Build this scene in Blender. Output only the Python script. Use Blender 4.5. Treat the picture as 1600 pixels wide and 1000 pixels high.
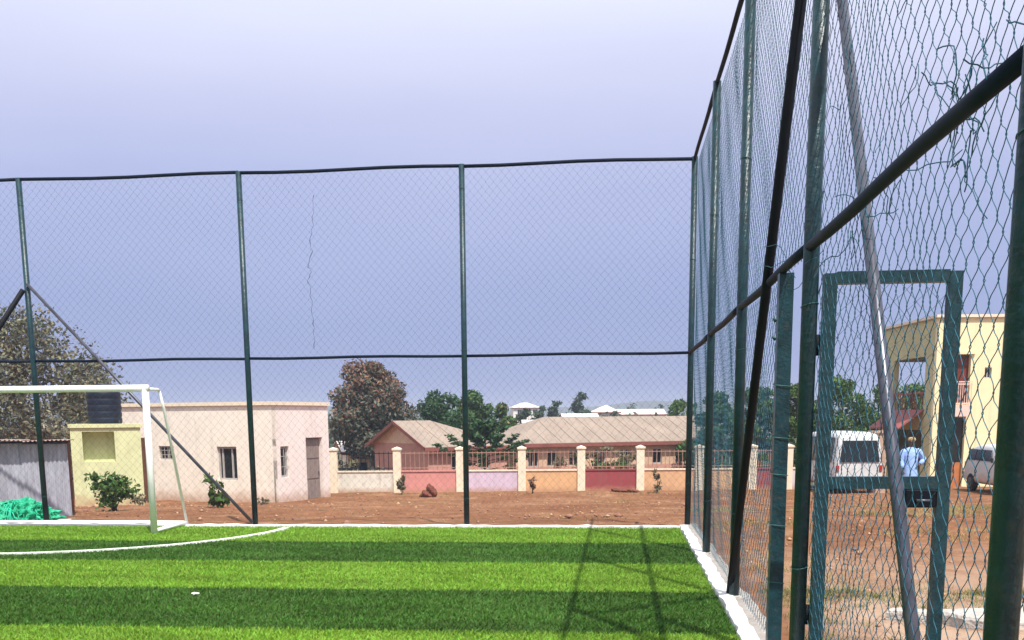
import bpy, bmesh, math, random
import numpy as np
from mathutils import Vector, Matrix

random.seed(7); rng = np.random.default_rng(7)
for o in list(bpy.data.objects): bpy.data.objects.remove(o)
S = bpy.context.scene; COL = S.collection
R = math.radians

# ------------------------------------------------------------------ camera (calibrated: portrait phone frame, cropped -> vertical shift)
F, PX, PY, PITCH, ROLL, YAW, EYE = 1608.52, 800.0, 918.96, .1648, -.0076, .1027, 1.7
fw = Vector((-math.sin(YAW)*math.cos(PITCH), math.cos(YAW)*math.cos(PITCH), -math.sin(PITCH)))
_r = Vector((math.cos(YAW), math.sin(YAW), 0)); _u = _r.cross(fw)
rt = _r*math.cos(ROLL)+_u*math.sin(ROLL); up = -_r*math.sin(ROLL)+_u*math.cos(ROLL)
cam = bpy.data.cameras.new('camera'); camo = bpy.data.objects.new('camera', cam); COL.objects.link(camo)
camo.matrix_world = Matrix((( rt.x, up.x, -fw.x, 0), (rt.y, up.y, -fw.y, 0), (rt.z, up.z, -fw.z, EYE), (0, 0, 0, 1)))
cam.sensor_fit = 'HORIZONTAL'; cam.sensor_width = 36; cam.lens = 36*F/1600
cam.shift_y = (PY-500)/1600; cam.clip_start = .05; cam.clip_end = 9000
S.camera = camo

# ------------------------------------------------------------------ world, sun, exposure
SUN_DIR = Vector((-.275, .5, -1)).normalized()          # the way the light travels
W = bpy.data.worlds.new('World'); S.world = W; W.use_nodes = True
nt = W.node_tree; nt.nodes.clear()
def N(t, typ, **k):
    n = t.nodes.new(typ)
    for a, b in k.items(): setattr(n, a, b)
    return n
sky = N(nt, 'ShaderNodeTexSky', sky_type='NISHITA', sun_disc=False)
sky.sun_elevation = math.asin(-SUN_DIR.z); sky.sun_rotation = math.atan2(-SUN_DIR.x, -SUN_DIR.y)
sky.dust_density = 3.0; sky.air_density = 1.2
tc = N(nt, 'ShaderNodeTexCoord'); sx = N(nt, 'ShaderNodeSeparateXYZ')
nt.links.new(tc.outputs['Generated'], sx.inputs[0])
mp = N(nt, 'ShaderNodeMapping'); mp.inputs['Scale'].default_value = (1.2, 1.2, 5)
nt.links.new(tc.outputs['Generated'], mp.inputs[0])
cn = N(nt, 'ShaderNodeTexNoise'); cn.inputs['Scale'].default_value = 1.6; cn.inputs['Detail'].default_value = 4; cn.inputs['Roughness'].default_value = .45
nt.links.new(mp.outputs[0], cn.inputs['Vector'])
ma = N(nt, 'ShaderNodeMath', operation='MULTIPLY_ADD'); ma.inputs[1].default_value = .10; ma.inputs[2].default_value = -.05
nt.links.new(cn.outputs['Fac'], ma.inputs[0])
ad = N(nt, 'ShaderNodeMath', operation='ADD'); nt.links.new(sx.outputs['Z'], ad.inputs[0]); nt.links.new(ma.outputs[0], ad.inputs[1])
rp = N(nt, 'ShaderNodeValToRGB'); cr = rp.color_ramp
cr.elements[0].position = 0; cr.elements[0].color = (.275, .332, .60, 1)
cr.elements[1].position = 1; cr.elements[1].color = (.86, .90, 1.0, 1)
for p_, c_ in ((.10, (.292, .352, .61)), (.20, (.405, .45, .70)), (.27, (.55, .575, .79)), (.37, (.74, .77, .95)), (.55, (.84, .87, 1.0))):
    e = cr.elements.new(p_); e.color = (*c_, 1)
nt.links.new(ad.outputs[0], rp.inputs[0])
b1 = N(nt, 'ShaderNodeBackground'); b1.inputs[1].default_value = .05; nt.links.new(sky.outputs[0], b1.inputs[0])
b2 = N(nt, 'ShaderNodeBackground'); b2.inputs[1].default_value = 1.0; nt.links.new(rp.outputs[0], b2.inputs[0])
mx = N(nt, 'ShaderNodeMixShader'); mx.inputs[0].default_value = .85
nt.links.new(b1.outputs[0], mx.inputs[1]); nt.links.new(b2.outputs[0], mx.inputs[2])
wo = N(nt, 'ShaderNodeOutputWorld'); nt.links.new(mx.outputs[0], wo.inputs[0])
sl = bpy.data.lights.new('sun', 'SUN'); sl.energy = 4.8; sl.angle = R(.5); sl.color = (1, .955, .88)
so = bpy.data.objects.new('sun', sl); COL.objects.link(so); so.location = (10, -18, 40)
so.rotation_euler = SUN_DIR.to_track_quat('-Z', 'Y').to_euler()
S.view_settings.view_transform = 'Standard'; S.view_settings.look = 'None'
S.view_settings.exposure = 0.4; S.view_settings.gamma = 1.0; S.view_settings.use_curve_mapping = False

# ------------------------------------------------------------------ helpers
EF = Vector((-math.sin(YAW), math.cos(YAW), 0)); ER = Vector((math.cos(YAW), math.sin(YAW), 0)); EYEP = Vector((0, 0, EYE))
def ray(x, y): return fw + rt*((x-PX)/F) + up*((PY-y)/F)
def pt(x, y, D):                       # point seen at a pixel of the photograph, D metres ahead of the camera
    d = ray(x, y); return EYEP + d*(D/d.dot(EF))
def ptY(x, y, Y):
    d = ray(x, y); return EYEP + d*(Y/d.y)
def ptz(x, y, z=0):
    d = ray(x, y); return EYEP + d*((z-EYE)/d.z)
def onplane(x, y, P0, d):              # pixel -> (distance along wall direction d, height z)
    n = Vector((-d.y, d.x, 0)); q = ray(x, y); t = (P0-EYEP).dot(n)/q.dot(n); h = EYEP+q*t
    return (h-P0).dot(d), h.z
GP = ([-60, 16.9, 20, 28, 36, 43, 54, 75, 120, 250, 9000], [-.05, -.05, -.2, -.66, -1.22, -1.3, -2.3, -2.8, -4.5, -8, -8])
def g(x, y):
    s = min(max((y-18)/12, 0), 1); d = y-.103*x*s
    return float(np.interp(d, *GP))
def gp(px, D):                         # ground point below a pixel column at depth D
    p = pt(px, 700, D); return Vector((p.x, p.y, g(p.x, p.y)))

def tag(o, label=None, cat=None, group=None, kind=None):
    if label: o['label'] = label
    if cat: o['category'] = cat
    if group: o['group'] = group
    if kind: o['kind'] = kind
    return o
def empty(name, loc, label, cat, group=None, rz=0):
    o = bpy.data.objects.new(name, None); COL.objects.link(o); o.empty_display_size = .2
    o.location = loc; o.rotation_euler = (0, 0, rz)
    return tag(o, label, cat, group)
def link(name, me, parent=None, mats=(), smooth=False):
    for m in (mats if isinstance(mats, (list, tuple)) else [mats]): me.materials.append(m)
    if smooth: me.polygons.foreach_set('use_smooth', [True]*len(me.polygons))
    o = bpy.data.objects.new(name, me); COL.objects.link(o)
    if parent is not None: o.parent = parent
    return o
def npmesh(name, V, Fc):               # V (n,3), Fc (m,k) arrays
    me = bpy.data.meshes.new(name); V = np.asarray(V, np.float32); Fc = np.asarray(Fc, np.int32); m, k = Fc.shape
    me.vertices.add(len(V)); me.vertices.foreach_set('co', V.ravel())
    me.loops.add(m*k); me.loops.foreach_set('vertex_index', Fc.ravel())
    me.polygons.add(m); me.polygons.foreach_set('loop_start', np.arange(0, m*k, k, dtype=np.int32))
    me.update(calc_edges=True); return me
class MB:
    def __init__(s, M=None): s.v = []; s.f = []; s.m = []; s.M = M
    def add(s, vs, fs, mi=0):
        b = len(s.v)
        s.v += [tuple(s.M @ Vector(v)) if s.M else tuple(v) for v in vs]
        s.f += [tuple(b+i for i in f) for f in fs]; s.m += [mi]*len(fs); return s
    def box(s, a, b, mi=0):
        x0, y0, z0 = a; x1, y1, z1 = b
        return s.add([(x0,y0,z0),(x1,y0,z0),(x1,y1,z0),(x0,y1,z0),(x0,y0,z1),(x1,y0,z1),(x1,y1,z1),(x0,y1,z1)],
                     [(0,3,2,1),(4,5,6,7),(0,1,5,4),(1,2,6,5),(2,3,7,6),(3,0,4,7)], mi)
    def bbox(s, a, b, c=.01, mi=0):    # box with its vertical and horizontal edges chamfered
        bm = bmesh.new(); bmesh.ops.create_cube(bm, size=1)
        for v in bm.verts: v.co = Vector([(a[i]+b[i])/2+v.co[i]*(b[i]-a[i]) for i in range(3)])
        bmesh.ops.bevel(bm, geom=bm.edges[:], offset=c, segments=2, affect='EDGES', profile=.5)
        bm.verts.index_update()
        s.add([v.co[:] for v in bm.verts], [[v.index for v in f.verts] for f in bm.faces], mi); bm.free(); return s
    def tube(s, pts, r, n=8, cap=True, mi=0, square=False):
        pts = [Vector(p) for p in pts]; rs = r if isinstance(r, (list, tuple)) else [r]*len(pts); vs = []; prev = None
        for i, p in enumerate(pts):
            t = (pts[min(i+1, len(pts)-1)]-pts[max(i-1, 0)]).normalized()
            a = Vector((0, 0, 1)) if abs(t.z) < .95 else Vector((0, 1, 0))
            if prev is None: x = t.cross(a).normalized()
            else: x = (prev-t*prev.dot(t)).normalized()
            prev = x; y = t.cross(x)
            for k in range(n):
                an = 2*math.pi*(k+(.5 if square else 0))/n; vs.append(p+(x*math.cos(an)+y*math.sin(an))*rs[i])
        fs = [(i*n+k, i*n+(k+1)%n, (i+1)*n+(k+1)%n, (i+1)*n+k) for i in range(len(pts)-1) for k in range(n)]
        if cap: fs += [tuple(range(n))[::-1], tuple((len(pts)-1)*n+k for k in range(n))]
        return s.add(vs, fs, mi)
    def sq(s, a, b, w, mi=0): return s.tube([a, b], w*.7071, 4, True, mi, True)
    def wall(s, u0, u1, z0, z1, holes, th, mi=0):     # wall in local x (along), y (inwards), z with real openings
        us = sorted({u0, u1, *[h[0] for h in holes], *[h[1] for h in holes]}); zs = sorted({z0, z1, *[h[2] for h in holes], *[h[3] for h in holes]})
        inh = lambda u, z: any(h[0] < u < h[1] and h[2] < z < h[3] for h in holes)
        solid = lambda i, j: 0 <= i < len(us)-1 and 0 <= j < len(zs)-1 and not inh((us[i]+us[i+1])/2, (zs[j]+zs[j+1])/2)
        for i in range(len(us)-1):
            for j in range(len(zs)-1):
                if not solid(i, j): continue
                a, b, c, d = us[i], us[i+1], zs[j], zs[j+1]
                s.add([(a,0,c),(b,0,c),(b,0,d),(a,0,d)], [(0,1,2,3)], mi); s.add([(a,th,c),(b,th,c),(b,th,d),(a,th,d)], [(3,2,1,0)], mi)
                if not solid(i-1, j): s.add([(a,0,c),(a,th,c),(a,th,d),(a,0,d)], [(3,2,1,0)], mi)
                if not solid(i+1, j): s.add([(b,0,c),(b,th,c),(b,th,d),(b,0,d)], [(0,1,2,3)], mi)
                if not solid(i, j-1): s.add([(a,0,c),(b,0,c),(b,th,c),(a,th,c)], [(3,2,1,0)], mi)
                if not solid(i, j+1): s.add([(a,0,d),(b,0,d),(b,th,d),(a,th,d)], [(0,1,2,3)], mi)
        return s
    def build(s, name, mats, parent=None, smooth=False, kind=None):
        me = bpy.data.meshes.new(name); me.from_pydata(s.v, [], s.f); me.update()
        o = link(name, me, parent, mats, smooth)
        if any(s.m): me.polygons.foreach_set('material_index', s.m)
        if kind: o['kind'] = kind
        return o
def copy_tree(o, parent=None):
    c = o.copy(); COL.objects.link(c); c.parent = parent
    for ch in list(o.children): copy_tree(ch, c)
    return c
def dirmat(P0, d):                     # local wall frame (x along d, y inwards/away from the viewer, z up) -> offset from a root at P0
    n = Vector((-d.y, d.x, 0))
    return Matrix(((d.x, n.x, 0, 0), (d.y, n.y, 0, 0), (0, 0, 1, 0), (0, 0, 0, 1)))

# ------------------------------------------------------------------ materials
def mat(name, col, rough=.8, var=.15, scale=3., bump=0., bscale=25., metal=0., spec=.35, island=0., col2=None, wear=0., stretch=None, trans=0., dust=None, streak=0.):
    m = bpy.data.materials.new(name); m.use_nodes = True; t = m.node_tree; b = t.nodes['Principled BSDF']
    b.inputs['Roughness'].default_value = rough; b.inputs['Metallic'].default_value = metal; b.inputs['Specular IOR Level'].default_value = spec
    c = N(t, 'ShaderNodeTexCoord'); vec = c.outputs['Object']
    if stretch:
        q = N(t, 'ShaderNodeMapping'); q.inputs['Scale'].default_value = stretch; t.links.new(vec, q.inputs[0]); vec = q.outputs[0]
    n = N(t, 'ShaderNodeTexNoise'); n.inputs['Scale'].default_value = scale; n.inputs['Detail'].default_value = 6; n.inputs['Roughness'].default_value = .65
    t.links.new(vec, n.inputs['Vector'])
    r = N(t, 'ShaderNodeValToRGB'); r.color_ramp.elements[0].position = .3; r.color_ramp.elements[1].position = .7
    c2 = col2 or [min(1, x*(1+var)) for x in col]; c1 = col if col2 else [x*(1-var) for x in col]
    r.color_ramp.elements[0].color = (*c1, 1); r.color_ramp.elements[1].color = (*c2, 1)
    t.links.new(n.outputs['Fac'], r.inputs[0]); out = r.outputs[0]
    if island:
        gi = N(t, 'ShaderNodeNewGeometry'); hs = N(t, 'ShaderNodeHueSaturation')
        v = N(t, 'ShaderNodeMapRange'); v.inputs[3].default_value = 1-island; v.inputs[4].default_value = 1+island
        h = N(t, 'ShaderNodeMapRange'); h.inputs[3].default_value = .5-.03*island*2; h.inputs[4].default_value = .5+.03*island*2
        t.links.new(gi.outputs['Random Per Island'], v.inputs[0]); t.links.new(gi.outputs['Random Per Island'], h.inputs[0])
        t.links.new(v.outputs[0], hs.inputs['Value']); t.links.new(h.outputs[0], hs.inputs['Hue']); t.links.new(out, hs.inputs['Color']); out = hs.outputs[0]
    if wear:                            # shaped stains and grime
        w = N(t, 'ShaderNodeTexNoise'); w.inputs['Scale'].default_value = scale*2.7; w.inputs['Detail'].default_value = 8; t.links.new(vec, w.inputs['Vector'])
        wr = N(t, 'ShaderNodeValToRGB'); wr.color_ramp.elements[0].position = .52; wr.color_ramp.elements[1].position = .75
        t.links.new(w.outputs['Fac'], wr.inputs[0])
        mm = N(t, 'ShaderNodeMath', operation='MULTIPLY'); mm.inputs[1].default_value = wear; t.links.new(wr.outputs[0], mm.inputs[0])
        mi = N(t, 'ShaderNodeMixRGB'); mi.inputs[2].default_value = (.16, .10, .065, 1); t.links.new(mm.outputs[0], mi.inputs[0]); t.links.new(out, mi.inputs[1]); out = mi.outputs[0]
    if streak:                          # rain streaks
        q = N(t, 'ShaderNodeMapping'); q.inputs['Scale'].default_value = (5, 5, .35); t.links.new(c.outputs['Object'], q.inputs[0])
        w = N(t, 'ShaderNodeTexNoise'); w.inputs['Scale'].default_value = 1.3; w.inputs['Detail'].default_value = 6; t.links.new(q.outputs[0], w.inputs['Vector'])
        wr = N(t, 'ShaderNodeMapRange'); wr.inputs[1].default_value = .5; wr.inputs[2].default_value = .75; wr.inputs[4].default_value = streak; t.links.new(w.outputs['Fac'], wr.inputs[0])
        mi = N(t, 'ShaderNodeMixRGB'); mi.inputs[2].default_value = (.22, .17, .12, 1); t.links.new(wr.outputs[0], mi.inputs[0]); t.links.new(out, mi.inputs[1]); out = mi.outputs[0]
    if dust:                            # splashed red earth along the foot of the wall, ragged upper edge
        sz_ = N(t, 'ShaderNodeSeparateXYZ'); t.links.new(c.outputs['Object'], sz_.inputs[0])
        dn = N(t, 'ShaderNodeTexNoise'); dn.inputs['Scale'].default_value = 4; dn.inputs['Detail'].default_value = 7; t.links.new(c.outputs['Object'], dn.inputs['Vector'])
        dm = N(t, 'ShaderNodeMath', operation='MULTIPLY_ADD'); dm.inputs[1].default_value = -dust[1]*1.6; t.links.new(dn.outputs['Fac'], dm.inputs[0]); t.links.new(sz_.outputs['Z'], dm.inputs[2])
        dr_ = N(t, 'ShaderNodeMapRange'); dr_.inputs[1].default_value = dust[0]-dust[1]*.8; dr_.inputs[2].default_value = dust[0]+dust[1]*.25; dr_.inputs[3].default_value = .75; dr_.inputs[4].default_value = 0; t.links.new(dm.outputs[0], dr_.inputs[0])
        mi = N(t, 'ShaderNodeMixRGB'); mi.inputs[2].default_value = (.42, .24, .14, 1); t.links.new(dr_.outputs[0], mi.inputs[0]); t.links.new(out, mi.inputs[1]); out = mi.outputs[0]
    t.links.new(out, b.inputs['Base Color'])
    if bump:
        bn = N(t, 'ShaderNodeTexNoise'); bn.inputs['Scale'].default_value = bscale; bn.inputs['Detail'].default_value = 5; t.links.new(vec, bn.inputs['Vector'])
        bu = N(t, 'ShaderNodeBump'); bu.inputs['Strength'].default_value = bump; bu.inputs['Distance'].default_value = .03
        t.links.new(bn.outputs['Fac'], bu.inputs['Height']); t.links.new(bu.outputs[0], b.inputs['Normal'])
    if trans:
        tr = N(t, 'ShaderNodeBsdfTranslucent'); t.links.new(out, tr.inputs[0]); ms = N(t, 'ShaderNodeMixShader'); ms.inputs[0].default_value = trans
        t.links.new(b.outputs[0], ms.inputs[1]); t.links.new(tr.outputs[0], ms.inputs[2]); t.links.new(ms.outputs[0], t.nodes['Material Output'].inputs[0])
    return m
M = {
 'post': mat('green_paint', (.006, .034, .044), .36, .45, 9, .2, 45, spec=.38, wear=.14),
 'rail': mat('dark_rail_paint', (.004, .011, .026), .6, .3, 5, spec=.12),
 'wire': mat('green_wire_coat', (.014, .092, .135), .5, .25, 2, spec=.3),
 'brace': mat('dark_brace_steel', (.003, .005, .009), .6, .3, 6, spec=.15),
 'steel': mat('grey_brace_steel', (.075, .078, .105), .35, .4, 8, metal=.35, spec=.5),
 'tie': mat('green_tie_wire', (.03, .11, .10), .5, .1),
 'galv': mat('dull_galvanised', (.40, .41, .47), .6, .3, 3, metal=.15, wear=.3, stretch=(3, 3, .6)),
 'rust': mat('rusty_sheet', (.28, .15, .11), .75, .3, 3, metal=.1, wear=.4, col2=(.48, .36, .33)),
 'rustdark': mat('rust_brown_sheet', (.13, .055, .03), .8, .3, 4),
 'white': mat('white_goal_paint', (.82, .82, .80), .35, .05, 5, spec=.5, wear=.12),
 'kerb': mat('white_painted_kerb', (.80, .79, .76), .85, .08, 6, .4, 30, wear=.25),
 'concrete': mat('bare_concrete', (.36, .33, .30), .9, .2, 5, .5, 30, wear=.3),
 'palecon': mat('pale_concrete', (.46, .43, .39), .9, .2, 9, .9, 30, wear=.35),
 'line': mat('white_turf_line', (.74, .78, .68), .9, .1, 12, .4, 60),
 'cream': mat('cream_render', (.80, .735, .63), .9, .05, 1.3, .2, 40, wear=.12, streak=.16, dust=(-1.2, .42)),
 'creampink': mat('pinkish_cream_render', (.79, .70, .645), .9, .05, 1.3, .2, 40, wear=.12, streak=.18, dust=(-1.25, .40)),
 'lime': mat('pale_yellow_green_render', (.58, .60, .34), .9, .08, 1.5, .2, 40, wear=.14, streak=.22, dust=(-1.0, .45)),
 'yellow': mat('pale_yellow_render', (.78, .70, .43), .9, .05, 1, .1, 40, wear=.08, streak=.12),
 'olive': mat('shaded_yellow_render', (.50, .47, .25), .9, .1, 1, .1, 40, wear=.1),  # darker copy of the yellow render, shade put into the colour
 'pink2': mat('pale_pink_render', (.72, .52, .44), .9, .08, 2),
 'black': mat('black_plastic', (.010, .013, .028), .5, .3, 3, spec=.25),
 'void': mat('dark_interior', (.012, .012, .014), .9, .2),
 'glass': mat('dark_window_glass', (.014, .017, .02), .12, .3, spec=.4),
 'frame': mat('window_frame_grey', (.40, .38, .36), .5, .1),
 'wood': mat('weathered_door', (.24, .19, .17), .7, .3, 3, stretch=(6, 6, .6)),
 'brown': mat('red_brown_door', (.15, .03, .018), .5, .25, 4),
 'orange': mat('orange_brown_panel', (.42, .15, .05), .6, .2, 4),
 'bark': mat('bark', (.10, .075, .055), .95, .4, 4, .8, 12, stretch=(4, 4, 1)),
 'bargrey': mat('grey_bark', (.17, .14, .12), .95, .4, 4, .8, 12, stretch=(4, 4, 1)),
 'leaf': mat('leaf_green', (.066, .122, .022), .6, .4, .9, island=.45, trans=.25, spec=.3),
 'leafdark': mat('leaf_dark_green', (.034, .084, .026), .55, .4, .7, island=.45, trans=.2, spec=.35),
 'leafbrt': mat('leaf_mid_green', (.060, .120, .020), .6, .35, .9, island=.4, trans=.25),
 'leafbrown': mat('leaf_russet_flush', (.20, .105, .07), .7, .35, .9, island=.4, trans=.2),
 'leafgrey': mat('leaf_grey_green', (.085, .095, .065), .6, .35, .9, island=.4, trans=.2, spec=.45),
 'leafolive': mat('leaf_dry_olive', (.17, .15, .09), .75, .4, .8, island=.5, trans=.2),
 'leaffar': mat('leaf_far', (.032, .06, .03), .8, .4, .3, island=.4),
 'roof': mat('weathered_roof_sheet', (.285, .225, .18), .8, .14, .8, metal=.05, wear=.18, stretch=(1, 1, 1)),
 'roofpale': mat('pale_roof_sheet', (.74, .70, .64), .6, .1, .8),
 'schoolpink': mat('terracotta_pink_wall', (.50, .27, .21), .9, .12, 1.2, wear=.2),
 'schooltan': mat('tan_wall', (.56, .385, .26), .9, .12, 1.2, wear=.2),
 'fascia': mat('maroon_fascia', (.22, .075, .06), .7, .2),
 'pillar': mat('cream_pillar', (.76, .66, .50), .9, .06, 2, .2, 40, wear=.15, streak=.15),
 'net': mat('green_netting', (.02, .42, .23), .5, .3, 6, island=.3, spec=.4),
 'laterite': mat('laterite', (.15, .05, .03), .95, .35, 5, .8, 18),
 'stone': mat('earth_clod', (.34, .19, .12), .95, .35, 5, .6, 18, island=.4),
 'straw': mat('dry_grass', (.30, .25, .10), .85, .3, 3, island=.4),
 'weed': mat('olive_grass', (.13, .15, .04), .85, .3, 3, island=.4),
 'carwhite': mat('white_car_paint', (.56, .575, .57), .3, .08, 2, spec=.5, wear=.2, dust=(.35, .35)),
 'tyre': mat('tyre_rubber', (.015, .015, .015), .85, .2),
 'trim': mat('black_trim', (.02, .02, .022), .5, .2),
 'lamp': mat('lamp_glass', (.62, .64, .66), .12, .05, spec=.7),
 'redlamp': mat('red_lamp_glass', (.35, .02, .015), .15, .1, spec=.7),
 'skin': mat('skin', (.09, .045, .028), .55, .1, 6),
 'shirt': mat('pale_blue_cloth', (.30, .46, .80), .85, .12, 9, .4, 14),
 'cap': mat('tan_cap_cloth', (.36, .26, .13), .85, .2, 12),
 'brownpil': mat('tan_brown_render', (.46, .32, .24), .9, .15, 2, .3, 30, wear=.35),
 'awning': mat('red_awning_sheet', (.32, .085, .07), .7, .2, 2),
}
M['pillar2'] = mat('tan_gable_render', (.66, .47, .31), .9, .1, 1.5, wear=.15)
M['railing'] = mat('tan_brown_railing', (.36, .20, .15), .6, .2)
def turfmat(name, a, b):
    m = mat(name, a, .75, .2, 1.1, .6, 160, spec=.25, col2=b, stretch=(.5, 2.2, 1)); return m
M['turfL'] = turfmat('light_turf', (.15, .26, .022), (.20, .32, .032)); M['turfD'] = turfmat('dark_turf', (.045, .105, .014), (.065, .14, .02))
M['fibL'] = mat('light_turf_fibre', (.185, .335, .03), .6, .30, 1.1, island=.4, trans=.2, spec=.3, stretch=(.45, 2.2, 1)); M['fibD'] = mat('dark_turf_fibre', (.060, .145, .016), .6, .36, 1.1, island=.45, trans=.2, spec=.3, stretch=(.45, 2.2, 1))
def dirt():
    m = bpy.data.materials.new('red_dirt'); m.use_nodes = True; t = m.node_tree; b = t.nodes['Principled BSDF']; b.inputs['Roughness'].default_value = .97; b.inputs['Specular IOR Level'].default_value = .1
    c = N(t, 'ShaderNodeTexCoord')
    def noise(s, d=8): 
        n = N(t, 'ShaderNodeTexNoise'); n.inputs['Scale'].default_value = s; n.inputs['Detail'].default_value = d; n.inputs['Roughness'].default_value = .68; t.links.new(c.outputs['Object'], n.inputs['Vector']); return n.outputs['Fac']
    def ramp(f, *st):
        r = N(t, 'ShaderNodeValToRGB'); r.color_ramp.elements[0].position = st[0][0]; r.color_ramp.elements[0].color = (*st[0][1], 1); r.color_ramp.elements[1].position = st[-1][0]; r.color_ramp.elements[1].color = (*st[-1][1], 1)
        for p, q in st[1:-1]: r.color_ramp.elements.new(p).color = (*q, 1)
        t.links.new(f, r.inputs[0]); return r.outputs[0]
    base = ramp(noise(.45), (.3, (.165, .070, .033)), (.5, (.225, .104, .052)), (.7, (.30, .155, .084)))
    fine = ramp(noise(5.), (.32, (.62, .62, .62)), (.68, (1.25, 1.25, 1.25)))
    mu = N(t, 'ShaderNodeMixRGB', blend_type='MULTIPLY'); mu.inputs[0].default_value = .9; t.links.new(base, mu.inputs[1]); t.links.new(fine, mu.inputs[2])
    dry = ramp(noise(.9), (.56, (0, 0, 0)), (.72, (.7, .7, .7)))
    m2 = N(t, 'ShaderNodeMixRGB'); t.links.new(dry, m2.inputs[0]); t.links.new(mu.outputs[0], m2.inputs[1]); m2.inputs[2].default_value = (.34, .23, .135, 1)
    sp0 = N(t, 'ShaderNodeSeparateXYZ'); t.links.new(c.outputs['Object'], sp0.inputs[0])
    mr = N(t, 'ShaderNodeMapRange'); mr.inputs[1].default_value = 1.3; mr.inputs[2].default_value = 2.2; t.links.new(sp0.outputs['X'], mr.inputs[0])
    my = N(t, 'ShaderNodeMapRange'); my.inputs[1].default_value = 15; my.inputs[2].default_value = 9; t.links.new(sp0.outputs['Y'], my.inputs[0])
    mq = N(t, 'ShaderNodeMath', operation='MULTIPLY'); t.links.new(mr.outputs[0], mq.inputs[0]); t.links.new(my.outputs[0], mq.inputs[1])
    sn = ramp(noise(1.3), (.30, (0, 0, 0)), (.52, (.9, .9, .9))); mq2 = N(t, 'ShaderNodeMath', operation='MULTIPLY'); t.links.new(mq.outputs[0], mq2.inputs[0]); t.links.new(sn, mq2.inputs[1])
    m2b = N(t, 'ShaderNodeMixRGB'); t.links.new(mq2.outputs[0], m2b.inputs[0]); t.links.new(m2.outputs[0], m2b.inputs[1]); m2b.inputs[2].default_value = (.42, .30, .215, 1); m2 = m2b
    # far away the bare earth gives way to scrub
    sp = N(t, 'ShaderNodeSeparateXYZ'); t.links.new(c.outputs['Object'], sp.inputs[0])
    fr = N(t, 'ShaderNodeMapRange'); fr.inputs[1].default_value = 48; fr.inputs[2].default_value = 75; t.links.new(sp.outputs['Y'], fr.inputs[0])
    scrub = ramp(noise(.06), (.35, (.05, .07, .025)), (.6, (.16, .13, .07)))
    m3 = N(t, 'ShaderNodeMixRGB'); t.links.new(fr.outputs[0], m3.inputs[0]); t.links.new(m2.outputs[0], m3.inputs[1]); t.links.new(scrub, m3.inputs[2])
    t.links.new(m3.outputs[0], b.inputs['Base Color'])
    bu = N(t, 'ShaderNodeBump'); bu.inputs['Strength'].default_value = .8; bu.inputs['Distance'].default_value = .05; t.links.new(noise(9.), bu.inputs['Height']); t.links.new(bu.outputs[0], b.inputs['Normal'])
    return m
M['dirt'] = dirt()

# ------------------------------------------------------------------ ground
xs = np.concatenate([[-4000, -1500, -600, -250, -120, -80], np.arange(-60, 60.1, .5), [80, 120, 250, 600, 1500, 4000]])
ys = np.concatenate([[-200, -60], np.arange(-20, 62.1, .5), [66, 72, 80, 95, 120, 160, 250, 450, 900, 2000, 5000]])
XX, YY = np.meshgrid(xs, ys); s_ = np.clip((YY-18)/12, 0, 1); ZZ = np.interp(YY-.103*XX*s_, *GP)
fl = np.clip((YY-16.6)/1.5, 0, 1); fl = np.maximum(fl, np.clip((XX-1.6)/1.5, 0, 1)) * (YY < 62) * (np.abs(XX) < 60)
ZZ = ZZ + fl*(.035*np.sin(1.7*XX+.6*np.sin(YY*.9))*np.cos(1.3*YY+XX*.4) + rng.normal(0, .012, XX.shape))
ny, nx = XX.shape; ii = np.arange(nx*ny).reshape(ny, nx)
gq = np.stack([ii[:-1, :-1], ii[:-1, 1:], ii[1:, 1:], ii[1:, :-1]], -1).reshape(-1, 4)
tag(link('ground', npmesh('ground', np.stack([XX, YY, ZZ], -1).reshape(-1, 3), gq), None, M['dirt'], True), kind='structure')

# turf: one strip per roll, each a sheet of its own with a fibre pile
XW, XE, YN = -18., .94, 15.82
tb = MB().box((XW, -14, -.045), (XE, YN, -.012)).build('turf', M['turfD']); tag(tb, kind='structure')
ye = [YN]; y = 13.87
while y > -14: ye.append(y); y -= 1.955
for i in range(len(ye)-1):
    light = i % 2 == 0
    a, b = ye[i+1], ye[i]; n = 48; vs = []; fs = []
    for k in range(n+1):
        x = XW+(XE-XW)*k/n; w0 = .012*math.sin(k*1.3+i)+random.uniform(-.01, .01)
        vs += [(x, a+.002, -.008), (x, b-.002, -.008), (x, a+.002, .002+.004*math.sin(k*.9+i*2)), (x, b-.002, .002+.004*math.sin(k*.9+i*2+1))]
    for k in range(n): q = 4*k; fs += [(q+2, q+6, q+7, q+3), (q, q+4, q+6, q+2), (q+1, q+3, q+7, q+5)]
    st = MB().add(vs, fs).build('turf_strip', M['turfL' if light else 'turfD'], tb)
    if b < 6.6: continue
    lo = max(a, 7.0); cnt = int(3300*(b-lo)*8.5)
    by = np.minimum(rng.uniform(lo, b, cnt)+rng.normal(0, .014, cnt), YN); bx = XE - rng.uniform(0, 1, cnt)*(XE+.66*by+.6)
    h = rng.uniform(.018, .036, cnt); an = rng.uniform(0, 6.283, cnt); wd = rng.uniform(.004, .008, cnt)
    le = rng.normal(0, .018, (cnt, 2)) + np.array([.006, -.004])
    B = np.stack([bx, by, np.full(cnt, .002)], -1); dv = np.stack([np.cos(an)*wd, np.sin(an)*wd, np.zeros(cnt)], -1)
    tip = B+np.stack([le[:, 0], le[:, 1], h], -1)
    V = np.stack([B-dv, B+dv, tip], 1).reshape(-1, 3)
    fo = link('turf_fibres', npmesh('turf_fibres', V, np.arange(3*cnt).reshape(-1, 3)), tb, M['fibL' if light else 'fibD']); fo['kind'] = 'stuff'
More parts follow.
